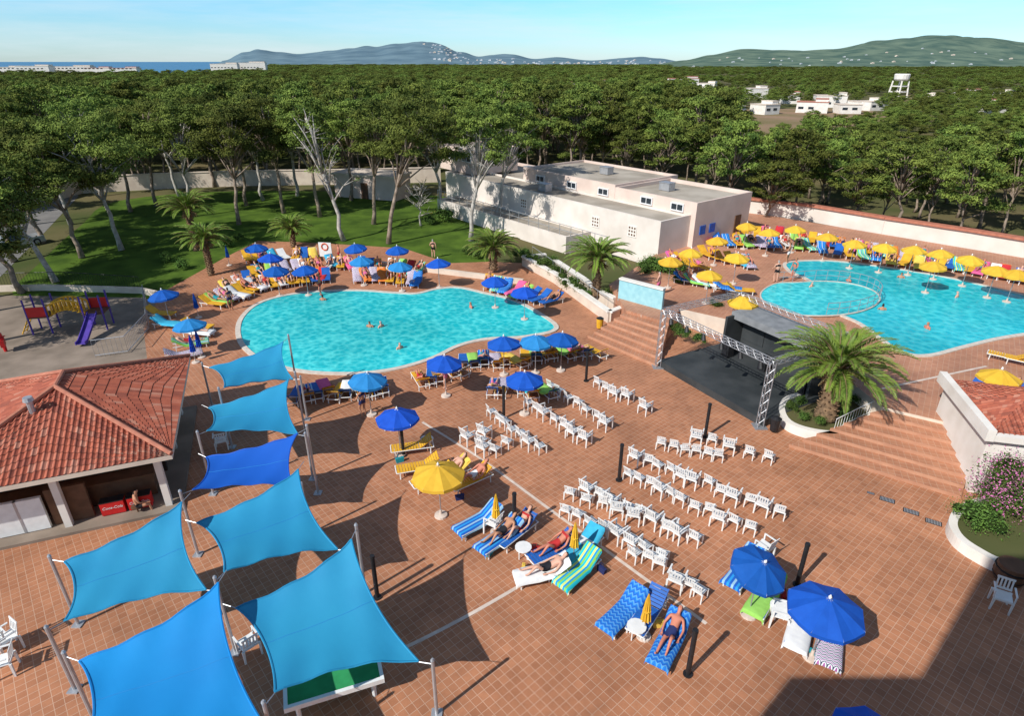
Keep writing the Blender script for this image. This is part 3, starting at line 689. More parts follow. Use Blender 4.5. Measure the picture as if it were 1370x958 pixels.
for i in range(4):
    a,b=e[i],e[(i+1)%4]; c_=(e[0]+e[2])/2; 
    a2=a.lerp(Vector((c_.x,c_.y,a.z)),.03); b2=b.lerp(Vector((c_.x,c_.y,b.z)),.03)
    fasc.hexa([(a2.x,a2.y,ze-.2),(b2.x,b2.y,ze-.2),(b.x,b.y,ze-.2),(a.x,a.y,ze-.2)],[(a2.x,a2.y,ze-.02),(b2.x,b2.y,ze-.02),(b.x,b.y,ze-.02),(a.x,a.y,ze-.02)])
sof=MB(); sof.face([bq(.2,.2,ze-.18),bq(.2,BW-.2,ze-.18),bq(BLn-.2,BW-.2,ze-.18),bq(BLn-.2,.2,ze-.18)])
flr=MB(); flr.prism([tuple(bq(s,t,0)[:2]) for s,t in ((.2,.2),(BLn-.3,.2),(BLn-.3,BW-.3),(.2,BW-.3))],0,.12)
piers=[]
pm=MB().box((0,0,1.3),(.24,.24,2.5)).box((0,0,2.48),(.34,.34,.12)).mesh('pier',M_white)
angb=math.atan2(ea.y,ea.x)
for s,t in ((.7,.7),(5,.9),(BLn-1,.9),(.7,4.1),(.7,BW-.8)): piers.append(('pillar',pm,bq(s,t,.05),(0,0,angb)))
ctr=MB(); 
def bbox(g,s0,s1,t0,t1,z0,z1,mi=0): g.prism([tuple(bq(s,t,0)[:2]) for s,t in ((s0,t0),(s1,t0),(s1,t1),(s0,t1))],z0,z1,mi)
bbox(ctr,1.6,2.1,1.2,7.4,.12,1.1); bbox(ctr,1.5,2.2,1.1,7.5,1.1,1.17,1)
bw=MB(); bbox(bw,3.2,3.4,1,7.6,.12,2.5,1); bbox(bw,5.4,BLn-1,1,1.2,.12,2.5); bbox(bw,BLn-1.2,BLn-1,1.2,7.6,.12,2.5); bbox(bw,1.0,5.2,7.5,7.6,.12,2.5)
c0=G(48,562,3.55); ch=MB(); ch.path([c0-Vector((0,0,.3)),c0+Vector((0,0,.85))],.11,10); ch.path([c0+Vector((0,0,.85)),c0+Vector((0,0,1.0))],[.19,.16],10)
sh=MB(); bbox(sh,.75,.9,4.7,6.3,.15,1.55); bbox(sh,.74,.91,5.46,5.54,.15,1.55,1)
pan=MB(); bbox(pan,.9,1.05,3.3,4.6,.12,1.7)
M_dark=mat('dark_bar_interior',(.07,.05,.04),(.04,.03,.025),2,.8)
place('poolside_bar',[('tiled_roof',RFM.mesh('tiled_roof',RT),None,None,[('ridge_cap',cap.mesh('ridge_cap',M_roofcap),None,None,None),('fascia',fasc.mesh('fascia',M_cream)),('soffit',sof.mesh('soffit',M_cream))]),
 ('floor_slab',flr.mesh('floor',M_sand)),('counter',ctr.mesh('counter',[M_wood,M_wood])),('wall',bw.mesh('wall',[M_cream,M_dark])),('flue_pipe',ch.mesh('flue',M_steel)),('white_shutter',sh.mesh('shutter',[M_plastic,M_steel])),('door_panel',pan.mesh('door',M_wood))]+piers,
 label='poolside bar with hipped terracotta tile roof and white pillars',cat='bar')
def textmesh(s,size,m):
    cu=bpy.data.curves.new('t','FONT'); cu.body=s; cu.size=size; cu.extrude=.004; cu.align_x='CENTER'; cu.align_y='CENTER'; cu.shear=.25
    ob=bpy.data.objects.new('t',cu); col.objects.link(ob); dg=bpy.context.evaluated_depsgraph_get()
    me=bpy.data.meshes.new_from_object(ob.evaluated_get(dg)); bpy.data.objects.remove(ob); me.materials.clear(); me.materials.append(m); return me
TX=textmesh('Coca-Cola',.26,M_plastic)
cool=MB().box((0,0,.5),(1.3,.6,.9)).box((0,0,.97),(1.34,.64,.05),1).box((0,0,.03),(1.2,.5,.06),1).mesh('cooler',[M_red,M_black])
rzf=math.atan2(-ea.y,-ea.x)+math.pi/2
for t_ in (1.7,2.62):
    place('drinks_cooler',[('logo_lettering',TX,(0,-.31,.55),(R(90),0,0))],bq(.95,t_,.12),rzf,'red chest drinks cooler with white lettering at the bar','drinks cooler','drinks coolers',root=cool,s=.62)
# ------------------------------------------------------------ shade sails
posts=[]
def sail(cs,m,label):
    K=[G(u,v,z*.88) for u,v,z in cs]; n=16; g=MB()
    ctr=sum(K,Vector())/4
    for i in range(n+1):
        for j in range(n+1):
            u=i/n;v=j/n; k=.15
            uu=.5+(u-.5)*(1-k*4*v*(1-v)); vv=.5+(v-.5)*(1-k*4*u*(1-u))
            p=(K[0]*(1-uu)+K[1]*uu)*(1-vv)+(K[3]*(1-uu)+K[2]*uu)*vv
            p.z-=.12*16*u*(1-u)*v*(1-v)*.6
            p.z+=.035*math.sin(u*19+v*7)*math.exp(-5*min(u,1-u,v,1-v))
            g.v.append(tuple(p))
    for i in range(n):
        for j in range(n):
            a=i*(n+1)+j; g.f.append((a,a+n+1,a+n+2,a+1)); g.m.append(0)
    me=g.mesh('sail',m,True)
    h=MB()
    for side in range(4):
        ids=[i*(n+1) for i in range(n+1)] if side==0 else [i*(n+1)+n for i in range(n+1)] if side==1 else list(range(n+1)) if side==2 else [n*(n+1)+j for j in range(n+1)]
        h.path([g.v[q] for q in ids],.028,5)
    h2=MB()
    mid=[i*(n+1)+n//2 for i in range(n+1)]; h2.path([Vector(g.v[q])+Vector((0,0,.002)) for q in mid],.008,4)
    r=MB()
    for p in K:
        d=(p-ctr); d.z=0; d.normalize(); q=p+d*.4
        r.path([p,q+Vector((0,0,.06))],.014,4); posts.append(q)
    place('shade_sail',[('hem',h.mesh('hem',m)),('seam',h2.mesh('seam',M_lblue)),('tension_rope',r.mesh('rope',M_steel))],root=me,label=label,cat='shade sail',group='shade sails over the plaza')
sl_='cyan fabric shade sail stretched between steel posts'
sail([(280,492,2.6),(379,457,3.6),(392,508,2.5),(300,519,3.3)],M_sail,sl_)
sail([(279,546,2.4),(386,508,3.6),(399,582,2.4),(277,577,3.2)],M_sail,sl_)
sail([(276,612,2.6),(398,580,3.5),(392,650,2.4),(258,656,3.0)],M_sail2,'royal blue fabric shade sail stretched between steel posts')
sail([(263,700,2.6),(399,628,3.7),(452,736,2.3),(300,766,3.2)],M_sail,sl_)
sail([(86,752,3.0),(243,672,3.7),(276,790,2.4),(86,832,2.6)],M_sail,sl_)
sail([(316,814,2.7),(470,722,3.8),(560,886,2.2),(368,927,2.8)],M_sail,'large cyan shade sail stretched over a games table')
sail([(106,885,2.9),(292,780,3.8),(362,985,2.6),(110,1010,2.9)],M_sail3,'bright blue fabric shade sail stretched between steel posts')
used=[]
for p in posts:
    if any((p-q).length<1.3 for q in used): continue
    used.append(p)
    g=MB(); g.path([(0,0,0),(0,0,p.z+.2)],.05,8); b=MB().box((0,0,.02),(.3,.3,.04)).mesh('foot',M_steel)
    ck=MB().path([(0,0,p.z+.2),(0,0,p.z+.26)],[.06,.03],8).mesh('capm',M_steel)
    place('sail_post',[('foot_plate',b),('post_cap',ck)],(p.x,p.y,0),0,'slim grey steel post holding shade sails','post','shade sail posts',root=g.mesh('post',M_steel))
# ------------------------------------------------------------ furniture meshes
def chair_parts(arms=True):
    g=MB(); g.box((0,0,.43),(.42,.42,.025)); 
    g.box((0,.21,.405),(.40,.025,.05)); g.box((0,-.2,.405),(.40,.025,.05))
    seat=g.mesh('seat',M_plastic)
    b=MB(); Mx=Matrix.Translation((0,-.2,.44))@Matrix.Rotation(R(13),4,'X')
    b.box((0,0,.39),(.42,.02,.06),0,Mx); b.box((0,0,.08),(.40,.02,.06),0,Mx)
    for i in range(5): b.box((-.17+i*.085,0,.235),(.042,.016,.25),0,Mx)
    back=b.mesh('backrest',M_plastic)
    l=MB(); 
    l.hexa([(-.02,-.02,0),(.02,-.02,0),(.02,.02,0),(-.02,.02,0)],[(-.02,-.03,.42),(.045,-.03,.42),(.045,.025,.42),(-.02,.025,.42)])
    leg=l.mesh('leg',M_plastic)
    parts=[('seat',seat),('backrest',back)]+[('leg',leg,(x,y,0),(0,0,r)) for x,y,r in ((-.22,-.22,0),(.22,-.22,R(90)),(.22,.22,R(180)),(-.22,.22,R(270)))]
    if arms:
        am=MB(); am.box((0,0,.65),(.045,.42,.025)); am.box((0,.19,.54),(.03,.045,.21)); am=am.mesh('armrest',M_plastic)
        parts+=[('armrest',am,(-.24,.0,0)),('armrest',am,(.24,.0,0))]
    return parts
CH_A=chair_parts(True); CH_B=chair_parts(False)
def face_rz(d): return math.atan2(d.y,d.x)-math.pi/2
rr=random.Random(11)
def chairrow(p,q,n,arm=.35):
    a=G(*p);b=G(*q)
    d=(b-a).normalized(); nrm=Vector((-d.y,d.x,0)); 
    if nrm.y<0: nrm=-nrm
    for i in range(n):
        t=i/(n-1) if n>1 else 0
        isarm=rr.random()<arm
        off=nrm*(-.15 if isarm else .05)
        c=a.lerp(b,t)+Vector((rr.uniform(-.12,.12),rr.uniform(-.12,.12),0))+off
        if rr.random()<.07: continue
        place('plastic_chair',CH_A if isarm else CH_B,c,face_rz(nrm)+rr.uniform(-.25,.25),'white plastic armchair facing the stage' if isarm else 'white plastic side chair facing the stage','chair','white chairs facing the stage',s=1.12 if isarm else .9)
for r_ in [((800,520),(866,550),6),((737,524),(815,572),7),((698,540),(784,592),8),((657,560),(733,613),8),((630,592),(665,610),4),((648,584),(676,600),2),
 ((883,602),(975,618),7),((930,590),(1025,620),5),((852,617),(1037,692),12),((838,643),(1000,716),11),((762,668),(870,700),6),((775,655),(930,730),10),((760,690),(880,750),8),((850,748),(880,762),3),((903,785),(935,803),3)]:
    chairrow(*r_)
for u,v,rz in ((1335,812,2.6),(335,875,.8),(10,900,2.0),(0,875,1.0),(298,600,.4),(1020,745,.6),(1040,835,1.2),(660,712,1.0),(15,870,2.6)):
    place('plastic_chair',CH_A,G(u,v),rz,'loose white plastic armchair on terracotta paving','chair','loose white armchairs',s=1.15)
tb=MB().path([(0,0,.42),(0,0,.46)],.3,14).mesh('top',M_plastic); tl=MB().path([(0,0,0),(0,0,.42)],[.025,.02],6).mesh('tleg',M_plastic)
for u,v in ((850,852),(785,735),(572,598),(700,745),(1040,825),(520,575),(740,775)):
    place('side_table',[('table_top',tb)]+[('leg',tl,(.2*math.cos(a),.2*math.sin(a),0)) for a in (.8,2.4,3.9,5.5)],G(u,v),0,'small round white plastic side table','side table','round side tables')
def lounger_parts(mbed):
    f=MB()
    for x in (-.3,.3): f.path([(x,.95,.32),(x,-.95,.32)],.022,6)
    for y in (.95,-.3,-.95): f.path([(-.3,y,.32),(.3,y,.32)],.022,6)
    s=MB(); 
    for i in range(10): s.box((0,.86-i*.122,.345),(.6,.10,.02))
    b=MB(); Mx=Matrix.Translation((0,-.3,.35))@Matrix.Rotation(R(-35),4,'X')
    for i in range(6): b.box((0,-.08-i*.115,0),(.6,.095,.02),0,Mx)
    for x in (-.29,.29): b.box((x,-.36,-.02),(.03,.72,.03),0,Mx)
    b.path([(-.27,-.75,.58),(-.27,-.88,.33)],.012,5); b.path([(.27,-.75,.58),(.27,-.88,.33)],.012,5)
    l=MB().path([(0,0,0),(0,0,.32)],[.03,.025],6).mesh('leg',M_plastic)
    return [('frame',f.mesh('frame',M_plastic)),('slat_bed',s.mesh('bed',mbed)),('backrest',b.mesh('backrest',mbed))]+[('leg',l,(x,y,0)) for x in (-.29,.29) for y in (-.8,.8)]
LP={'y':lounger_parts(M_lbed_y),'b':lounger_parts(M_lbed_b),'w':lounger_parts(M_plastic)}
def lounger_far(m):
    g=MB(); g.box((0,.32,.33),(.62,1.25,.06)); Mx=Matrix.Translation((0,-.3,.35))@Matrix.Rotation(R(-35),4,'X'); g.box((0,-.36,0),(.62,.74,.05),0,Mx)
    for x in (-.28,.28):
        for y in (-.8,.8): g.box((x,y,.15),(.05,.05,.3),1)
        g.box((x,-.6,.3),(.04,.7,.04),1)
    return g.mesh('sun_lounger',[m,M_plastic])
LF={'y':lounger_far(M_lbed_y),'b':lounger_far(M_lbed_b),'w':lounger_far(M_plastic)}
LN={'y':'yellow','b':'blue','w':'white'}
def towel(m,seed):
    rng=random.Random(seed); g=MB(); prof=[(.93,.372),(.6,.375),(.2,.372),(-.1,.372),(-.28,.38),(-.5,.525),(-.8,.735),(-.92,.80)]
    prof=[(.99,.24),(.97,.36)]+prof
    xs=[-.36,-.31,-.1,.12,.31,.36]; sk=rng.uniform(-.05,.05)
    for y,z in prof:
        for x in xs:
            zz=z+(-.10-rng.uniform(0,.05) if abs(x)>.34 else 0)+rng.uniform(0,.018); g.v.append((x+sk*y+rng.uniform(-.012,.012),y,zz))
    for i in range(len(prof)-1):
        for j in range(5): a=i*6+j; g.f.append((a,a+1,a+7,a+6)); g.m.append(0)
    return g.mesh('towel',m,True)
TM=[towel(m,i) for i,m in enumerate(TW)]
# ------------------------------------------------------------ people
def skin_person(J,E,fing):
    names=list(J); vs=[J[n][:3] for n in names]; rs=[J[n][3] for n in names]; ed=[(names.index(a),names.index(b)) for a,b in E]
    for wn,pl,fw,sd,up in fing:
        p=Vector(J[pl][:3]); fw=Vector(fw).normalized(); sd=Vector(sd).normalized(); up=Vector(up).normalized(); ip=names.index(pl)
        for k,(o_,ln) in enumerate(((-.03,.055),(-.01,.07),(.01,.075),(.03,.065))):
            k0=len(vs); vs.append(tuple(p+fw*.035+sd*o_)); rs.append(.0105); vs.append(tuple(p+fw*(.035+ln*.55)+sd*o_*1.15)); rs.append(.0095); vs.append(tuple(p+fw*(.035+ln)+sd*o_*1.2-up*.02)); rs.append(.008)
            ed+= [(ip,k0),(k0,k0+1),(k0+1,k0+2)]
        k0=len(vs); vs.append(tuple(p-fw*.01+sd*.04)); rs.append(.011); vs.append(tuple(p+fw*.03+sd*.065)); rs.append(.009); ed+=[(ip,k0),(k0,k0+1)]
    me=bpy.data.meshes.new('p'); me.from_pydata(vs,ed,[]); ob=bpy.data.objects.new('p',me); col.objects.link(ob)
    ob.modifiers.new('s','SKIN')
    if not me.skin_vertices: 
        bpy.context.view_layer.objects.active=ob; bpy.ops.mesh.customdata_skin_add()
    for i,r in enumerate(rs):
        d=me.skin_vertices[0].data[i]; d.radius=(r,r); d.use_root=(i==0)
    ss=ob.modifiers.new('u','SUBSURF'); ss.levels=1; ss.render_levels=1
    dg=bpy.context.evaluated_depsgraph_get(); dg.update()
    out=bpy.data.meshes.new_from_object(ob.evaluated_get(dg)); bpy.data.objects.remove(ob)
    out.polygons.foreach_set('use_smooth',[True]*len(out.polygons)); return out
def sub_mesh(me,pred,off,m):
    g=MB(); mp_={}
    for p in me.polygons:
        if pred(p.center):
            f=[]
            for vi in p.vertices:
                if vi not in mp_: mp_[vi]=len(g.v); v=me.vertices[vi]; g.v.append(tuple(v.co+v.normal*off))
                f.append(mp_[vi])
            g.f.append(tuple(f)); g.m.append(0)
    return g.mesh('cloth',m,True)
ED=[('pel','bel'),('bel','che'),('che','nek'),('nek','hea'),('hea','top'),('hea','nos')]
for s in 'LR': ED+=[('che','sh'+s),('sh'+s,'el'+s),('el'+s,'wr'+s),('wr'+s,'pa'+s),('pel','hi'+s),('hi'+s,'kn'+s),('kn'+s,'an'+s),('an'+s,'to'+s)]
def mkpose(cent,side,bent=None):
    J=dict(cent)
    for s,sg in (('L',-1),('R',1)):
        for k,v in side.items():
            vv=v
            if bent and s=='L' and k in bent: vv=bent[k]
            J[k+s]=(vv[0]*sg,vv[1],vv[2],vv[3])
    return J
lie=mkpose({'pel':(0,-.17,.49,.125),'bel':(0,-.36,.55,.115),'che':(0,-.56,.69,.135),'nek':(0,-.73,.80,.052),'hea':(0,-.84,.89,.085),'top':(0,-.93,.96,.07),'nos':(0,-.80,.985,.016)},
 {'sh':(.19,-.62,.74,.058),'el':(.30,-.38,.55,.04),'wr':(.27,-.14,.46,.028),'pa':(.26,-.06,.45,.032),'hi':(.10,-.08,.47,.088),'kn':(.12,.32,.50,.058),'an':(.13,.72,.43,.036),'to':(.15,.80,.52,.032)},
 {'kn':(.12,.24,.74,.058),'an':(.12,.52,.43,.036),'to':(.12,.64,.41,.032)})
sta=mkpose({'pel':(0,0,.95,.125),'bel':(0,.01,1.1,.11),'che':(0,0,1.32,.13),'nek':(0,0,1.5,.05),'hea':(0,.02,1.62,.085),'top':(0,.01,1.71,.075),'nos':(0,.115,1.62,.014)},
 {'sh':(.19,0,1.41,.055),'el':(.26,-.02,1.13,.04),'wr':(.27,.08,.88,.028),'pa':(.27,.10,.81,.032),'hi':(.10,0,.9,.09),'kn':(.11,.03,.5,.058),'an':(.11,0,.08,.036),'to':(.13,.14,.035,.032)},
 {'el':(.27,.05,1.14,.04),'wr':(.26,.25,1.02,.028),'pa':(.26,.32,1.03,.032),'kn':(.11,.14,.52,.058),'an':(.11,-.02,.09,.036),'to':(.12,.12,.035,.032)})
sit=mkpose({'pel':(0,0,.50,.13),'bel':(0,.03,.66,.115),'che':(0,.05,.88,.13),'nek':(0,.08,1.05,.052),'hea':(0,.12,1.17,.085),'top':(0,.12,1.26,.075),'nos':(0,.215,1.16,.014)},
 {'sh':(.19,.05,.97,.055),'el':(.24,.14,.72,.04),'wr':(.18,.36,.62,.028),'pa':(.17,.43,.61,.032),'hi':(.11,.06,.48,.09),'kn':(.15,.46,.50,.06),'an':(.15,.50,.09,.036),'to':(.17,.63,.035,.032)})
fgl=lambda fw,up:[('x','paL',fw,(1,0,0),up),('x','paR',fw,(-1,0,0),up)]
BODY={'lie':skin_person(lie,ED,fgl((0,1,-.1),(0,0,1))),'sta':skin_person(sta,ED,[('x','paL',(0,.9,-.1),(1,0,0),(0,0,1)),('x','paR',(0,.1,-1),(0,1,0),(1,0,0))]),'sit':skin_person(sit,ED,fgl((0,1,-.15),(0,0,1)))}
PRED={'lie':(lambda c:-.30<c.y<.04 and abs(c.x)<.22 and c.z<.75,lambda c:c.y<-.86 and c.z>.80 or (c.y<-.80 and c.z<.88 and c.z>.82),lambda c:-.60<c.y<-.47 and abs(c.x)<.17),
 'sta':(lambda c:.78<c.z<1.06 and abs(c.x)<.2,lambda c:c.z>1.67 or (c.z>1.56 and c.y<-.01),lambda c:1.24<c.z<1.38 and abs(c.x)<.165),
 'sit':(lambda c:.36<c.z<.64 and c.y<.22 and abs(c.x)<.25,lambda c:c.z>1.22 or (c.z>1.1 and c.y<.08),lambda c:.80<c.z<.93 and abs(c.x)<.165)}
PC={}
def person(pose,loc,rz,sk,hr,cl,woman,label,s=1.0,group=None):
    key=(pose,sk)
    if key not in PC:
        me=BODY[pose].copy(); me.materials.clear(); me.materials.append(SK[sk]); PC[key]=me
    k2=(pose,'h',hr)
    if k2 not in PC: PC[k2]=sub_mesh(BODY[pose],PRED[pose][1],.014,HR[hr])
    k3=(pose,'c',cl,woman)
    if k3 not in PC:
        f=PRED[pose]; PC[k3]=sub_mesh(BODY[pose],(lambda c:f[0](c) or f[2](c)) if woman else f[0],.012,CL[cl])
    return place('person',[('hair',PC[k2]),('swimwear',PC[k3])],loc,rz,label,'person',group,s,root=PC[key])
CN=['navy','red','black','white','teal','pink']
def lounger(loc,rz,c,near,tw=None,pp=None):
    g_='sun loungers around the pools'
    if near: place('sun_lounger',LP[c],loc,rz,LN[c]+' slatted sun lounger with raised backrest','sun lounger',g_,s=1.0)
    else: place('sun_lounger',[],loc,rz,LN[c]+' sun lounger beside the pool','sun lounger',g_,s=1.05,root=LF[c])
    sc=1.0 if near else 1.05
    if tw is not None: place('beach_towel',[],loc,rz,TWN[tw]+' towel draped over a sun lounger','towel','towels on sun loungers',s=sc,root=TM[tw])
    if pp:
        sk,hr,cl,w=pp; person('lie',(loc[0],loc[1],loc[2]+.02),rz,sk,hr,cl,w,('woman' if w else 'man')+' in '+CN[cl]+' swimwear lying on a lounger',sc*.99,'sunbathers')
def lrow(p,q,n,target,z,cs,near=False,tw=.6,pp=.3):
    a=G(p[0],p[1],z); b=G(q[0],q[1],z); T_=G(target[0],target[1],z)
    for i in range(n):
        c=a.lerp(b,i/max(1,n-1))+Vector((rr.uniform(-.15,.15),rr.uniform(-.25,.25),0)); d=(T_-c); 
        lounger(c,face_rz(d)+rr.uniform(-.25,.25),rr.choice(cs),near,rr.randrange(len(TW)) if rr.random()<tw else None,(rr.randrange(3),rr.randrange(3),rr.randrange(6),rr.random()<.5) if rr.random()<pp else None)
for r_ in [((250,478),(268,440),4,(400,445)),((285,412),(345,388),7,(420,430)),((345,386),(440,374),10,(430,440)),((478,374),(560,380),8,(500,440)),((310,392),(340,372),4,(420,430)),((350,368),(440,360),9,(430,440)),((445,356),(560,366),10,(480,420)),((330,350),(420,346),8,(430,440)),((655,385),(735,408),8,(610,430)),((225,440),(215,425),2,(400,445))]:
    lrow(*r_,0,'yyybw',False,.6,.4)
for r_ in [((455,532),(512,522),6,(480,470)),((562,516),(612,500),5,(560,470)),((622,488),(690,486),6,(640,440)),((700,482),(792,474),8,(700,430)),((658,522),(730,528),5,(690,470)),((398,532),(435,528),4,(420,480))]:
    lrow(*r_,0,'yyb',True,.45,.25)
for r_ in [((1065,322),(1370,378),26,(1200,500)),((1050,330),(1250,362),12,(1200,500)),((945,345),(1000,358),6,(1080,420)),((920,380),(985,392),6,(1080,400)),((950,326),(1040,332),9,(1080,420)),((900,352),(935,362),4,(1080,420)),((985,315),(1040,318),5,(1080,420))]:
    lrow(*r_,TZ,'yyybw',False,.6,.35)
lrow((1300,527),(1368,540),5,(1250,560),TZ,'bw',True,.2,.2)
lrow((1350,485),(1375,492),2,(1250,460),TZ,'y',True,0,0)
NEARL=[((640,706),-2.45,'b',0,None),((668,728),-2.35,'b',0,(0,0,2,False)),((690,720),-2.3,'b',None,(1,0,1,True)),
((738,745),-2.6,'b',None,(2,0,1,True)),((772,772),-2.35,'b',1,None),((725,775),-2.9,'w',3,(1,0,2,False)),((778,742),-2.3,'b',9,None),
((832,828),-2.35,'b',10,None),((893,868),-2.15,'b',10,(2,1,0,False)),((865,830),-2.2,'b',None,None),
((1020,808),-2.25,'b',2,None),((1068,848),-2.15,'b',3,None),((1108,868),-2.1,'w',4,None),((992,772),-2.3,'b',0,None),
((552,605),-2.9,'y',None,None),((560,632),-2.85,'y',None,None),((630,650),-2.5,'y',None,(2,1,3,False)),((600,640),-2.6,'y',8,(1,0,3,False)),((580,648),-2.6,'y',None,None)]
for (u,v),wa,c,tw,pp in NEARL:
    d=Vector((math.cos(wa),math.sin(wa),0)); lounger(G(u,v),face_rz(d),c,True,tw,pp)
for i,(u,v,z,rz) in enumerate([(487,558,0,1),(597,521,0,2),(1060,375,TZ,2),(1053,352,TZ,1),(1037,378,TZ,0),(430,395,0,2),(310,415,0,1),(880,395,TZ,1),(1230,355,TZ,2.5),(1135,345,TZ,1),(580,345,0,0),(455,352,0,2),(915,330,TZ,1)]):
    person('sta',G(u,v,z),rz,i%3,i%3,(i*5)%6,i%2==0,('woman' if i%2==0 else 'man')+' in '+CN[(i*5)%6]+' swimwear standing on the paving',1.0,'standing guests')
for i,(u,v,z) in enumerate([(432,402,0),(510,438,0),(630,412,0),(495,438,0),(535,467,0),(1135,377,TZ),(1180,415,TZ),(1280,398,TZ),(1240,440,TZ),(1205,372,TZ),(1085,385,TZ)]):
    person('sta',G(u,v,z)+Vector((0,0,-1.25)),i,i%3,i%3,i%6,False,'bather standing chest-deep in the pool',1.0,'bathers in the pools')
person('sit',G(690,524)+Vector((0,0,-.1)),0,1,0,3,True,'woman in white swimwear sitting under a parasol',1.0)
person('sit',G(186,688)+Vector((0,0,-.05)),-1.0,0,0,2,False,'man in black swimwear sitting at the bar',.95)
stl=MB().path([(0,0,.36),(0,0,.40)],.2,12).path([(0,0,0),(0,0,.36)],.03,8).path([(0,0,0),(0,0,.03)],.18,12).mesh('stool',M_wood)
place('bar_stool',[],G(186,688),0,'low round brown stool at the bar','stool',root=stl); place('bar_stool',[],G(690,524),0,'low round brown stool under a parasol','stool',root=stl)
bagm=[MB().hexa([(-.2,-.1,0),(.2,-.1,0),(.2,.1,0),(-.2,.1,0)],[(-.24,-.07,.28),(.24,-.07,.28),(.24,.07,.28),(-.24,.07,.28)]).path([(-.12,0,.28),(-.08,0,.46),(.08,0,.46),(.12,0,.28)],.014,5).mesh('bag',m) for m in (CL[1],CL[4],CL[0],TW[8])]
for i,(u,v) in enumerate(((715,738),(655,742),(805,765),(880,838),(1048,800),(1090,880),(615,668),(700,765),(850,800),(535,618))):
    place('beach_bag',[],G(u,v),i*1.1,('red','teal','navy','yellow')[i%4]+' fabric beach bag beside a lounger','bag','beach bags',root=bagm[i%4],s=.8)
# ------------------------------------------------------------ umbrellas
def umb(r,m,n=8):
    C=MB(); K=5; zt=.44*r
    for k in range(n):
        a0=2*math.pi*k/n; a1=2*math.pi*(k+1)/n
        for i in range(K):
            f0,f1=i/K,(i+1)/K
            def pt(f,a,mid=False):
                rr_=r*f*(.93 if mid else 1); z=zt*(1-f**1.25)-(.04*f if mid else 0); return (rr_*math.cos(a),rr_*math.sin(a),z)
            am=(a0+a1)/2
            C.face([pt(f0,a0),pt(f1,a0),pt(f1,am,True),pt(f0,am,True)]); C.face([pt(f0,am,True),pt(f1,am,True),pt(f1,a1),pt(f0,a1)])
        p,q,s_=pt(1,a0),pt(1,am,True),pt(1,a1)
        for A,B in ((p,q),(q,s_)): C.face([A,(A[0]*1.01,A[1]*1.01,A[2]-.12),(B[0]*1.01,B[1]*1.01,B[2]-.12),B])
    canopy=C.mesh('canopy',m)
    rb=MB()
    for k in range(n):
        a=2*math.pi*k/n; rb.path([(.05*math.cos(a),.05*math.sin(a),zt-.02),(r*.55*math.cos(a),r*.55*math.sin(a),zt*(1-.55**1.25)-.02),(r*math.cos(a),r*math.sin(a),-.01)],.012,4)
        rb.path([(.03*math.cos(a),.03*math.sin(a),-.15),(r*.5*math.cos(a),r*.5*math.sin(a),zt*(1-.5**1.25)-.03)],.008,4)
    ribs=rb.mesh('ribs',M_steel)
    fin=MB().path([(0,0,zt),(0,0,zt+.06),(0,0,zt+.14)],[.04,.05,.01],8).mesh('finial',M_plastic)
    return canopy,ribs,fin
POLE=MB().path([(0,0,0),(0,0,2.3)],.022,8).mesh('pole',M_alu)
BASE=MB().path([(0,0,0),(0,0,.08),(0,0,.12),(0,0,.3)],[.26,.25,.06,.04],14).mesh('base',M_band)
UM={'b':umb(.96,M_blue),'l':umb(.94,M_lblue),'y':umb(.88,M_yel),'B':umb(1.06,M_blue),'T':umb(.88,M_blue),'Y':umb(1.02,M_yel)}
UN={'b':'blue','l':'light blue','y':'yellow','B':'large blue','Y':'large yellow','T':'tilted blue'}
def umbrella(u,v,k,z=0,tilt=0,az=0,hgt=1.95):
    p=G(u,v,z+hgt+.3); c,r_,f=UM[k]
    if tilt==0: tilt=rr.uniform(0,.09); az=rr.uniform(0,6)
    tr_=(tilt*math.cos(az),tilt*math.sin(az),0)
    place('parasol',[('canopy',c,(0,0,hgt),tr_,[('ribs',r_),('finial',f)]),('pole',POLE),('base',BASE)],(p.x,p.y,z),rr.uniform(0,6) if tilt<.2 else 0,UN[k]+' octagonal fabric parasol open over sun loungers','parasol','open parasols')
for u,v,k in [(1108,806,'B'),(1172,984,'b'),(531,551,'b'),(491,502,'l'),(594,479,'b'),(702,501,'b'),(674,453,'b'),(717,451,'l'),(752,448,'b'),(252,429,'l'),(217,390,'b'),(662,372,'b'),(702,386,'b'),(586,348,'b'),(531,331,'b'),(535,352,'l'),(483,345,'l'),(475,328,'b'),(407,357,'b'),(368,358,'b'),(361,341,'b'),(342,328,'b'),(586,627,'Y')]:
    umbrella(u,v,k)
umbrella(1018,752,'T',0,.32,.6)
for u,v in [(995,398),(950,363),(898,345),(925,334),(987,340),(960,318),(1030,307),(1000,299),(1340,497),(1065,303),(1108,313),(1145,322),(1185,327),(1225,330),(1260,335),(1300,343),(1335,357),(1250,351),(1362,362)]:
    umbrella(u,v,'y',TZ)
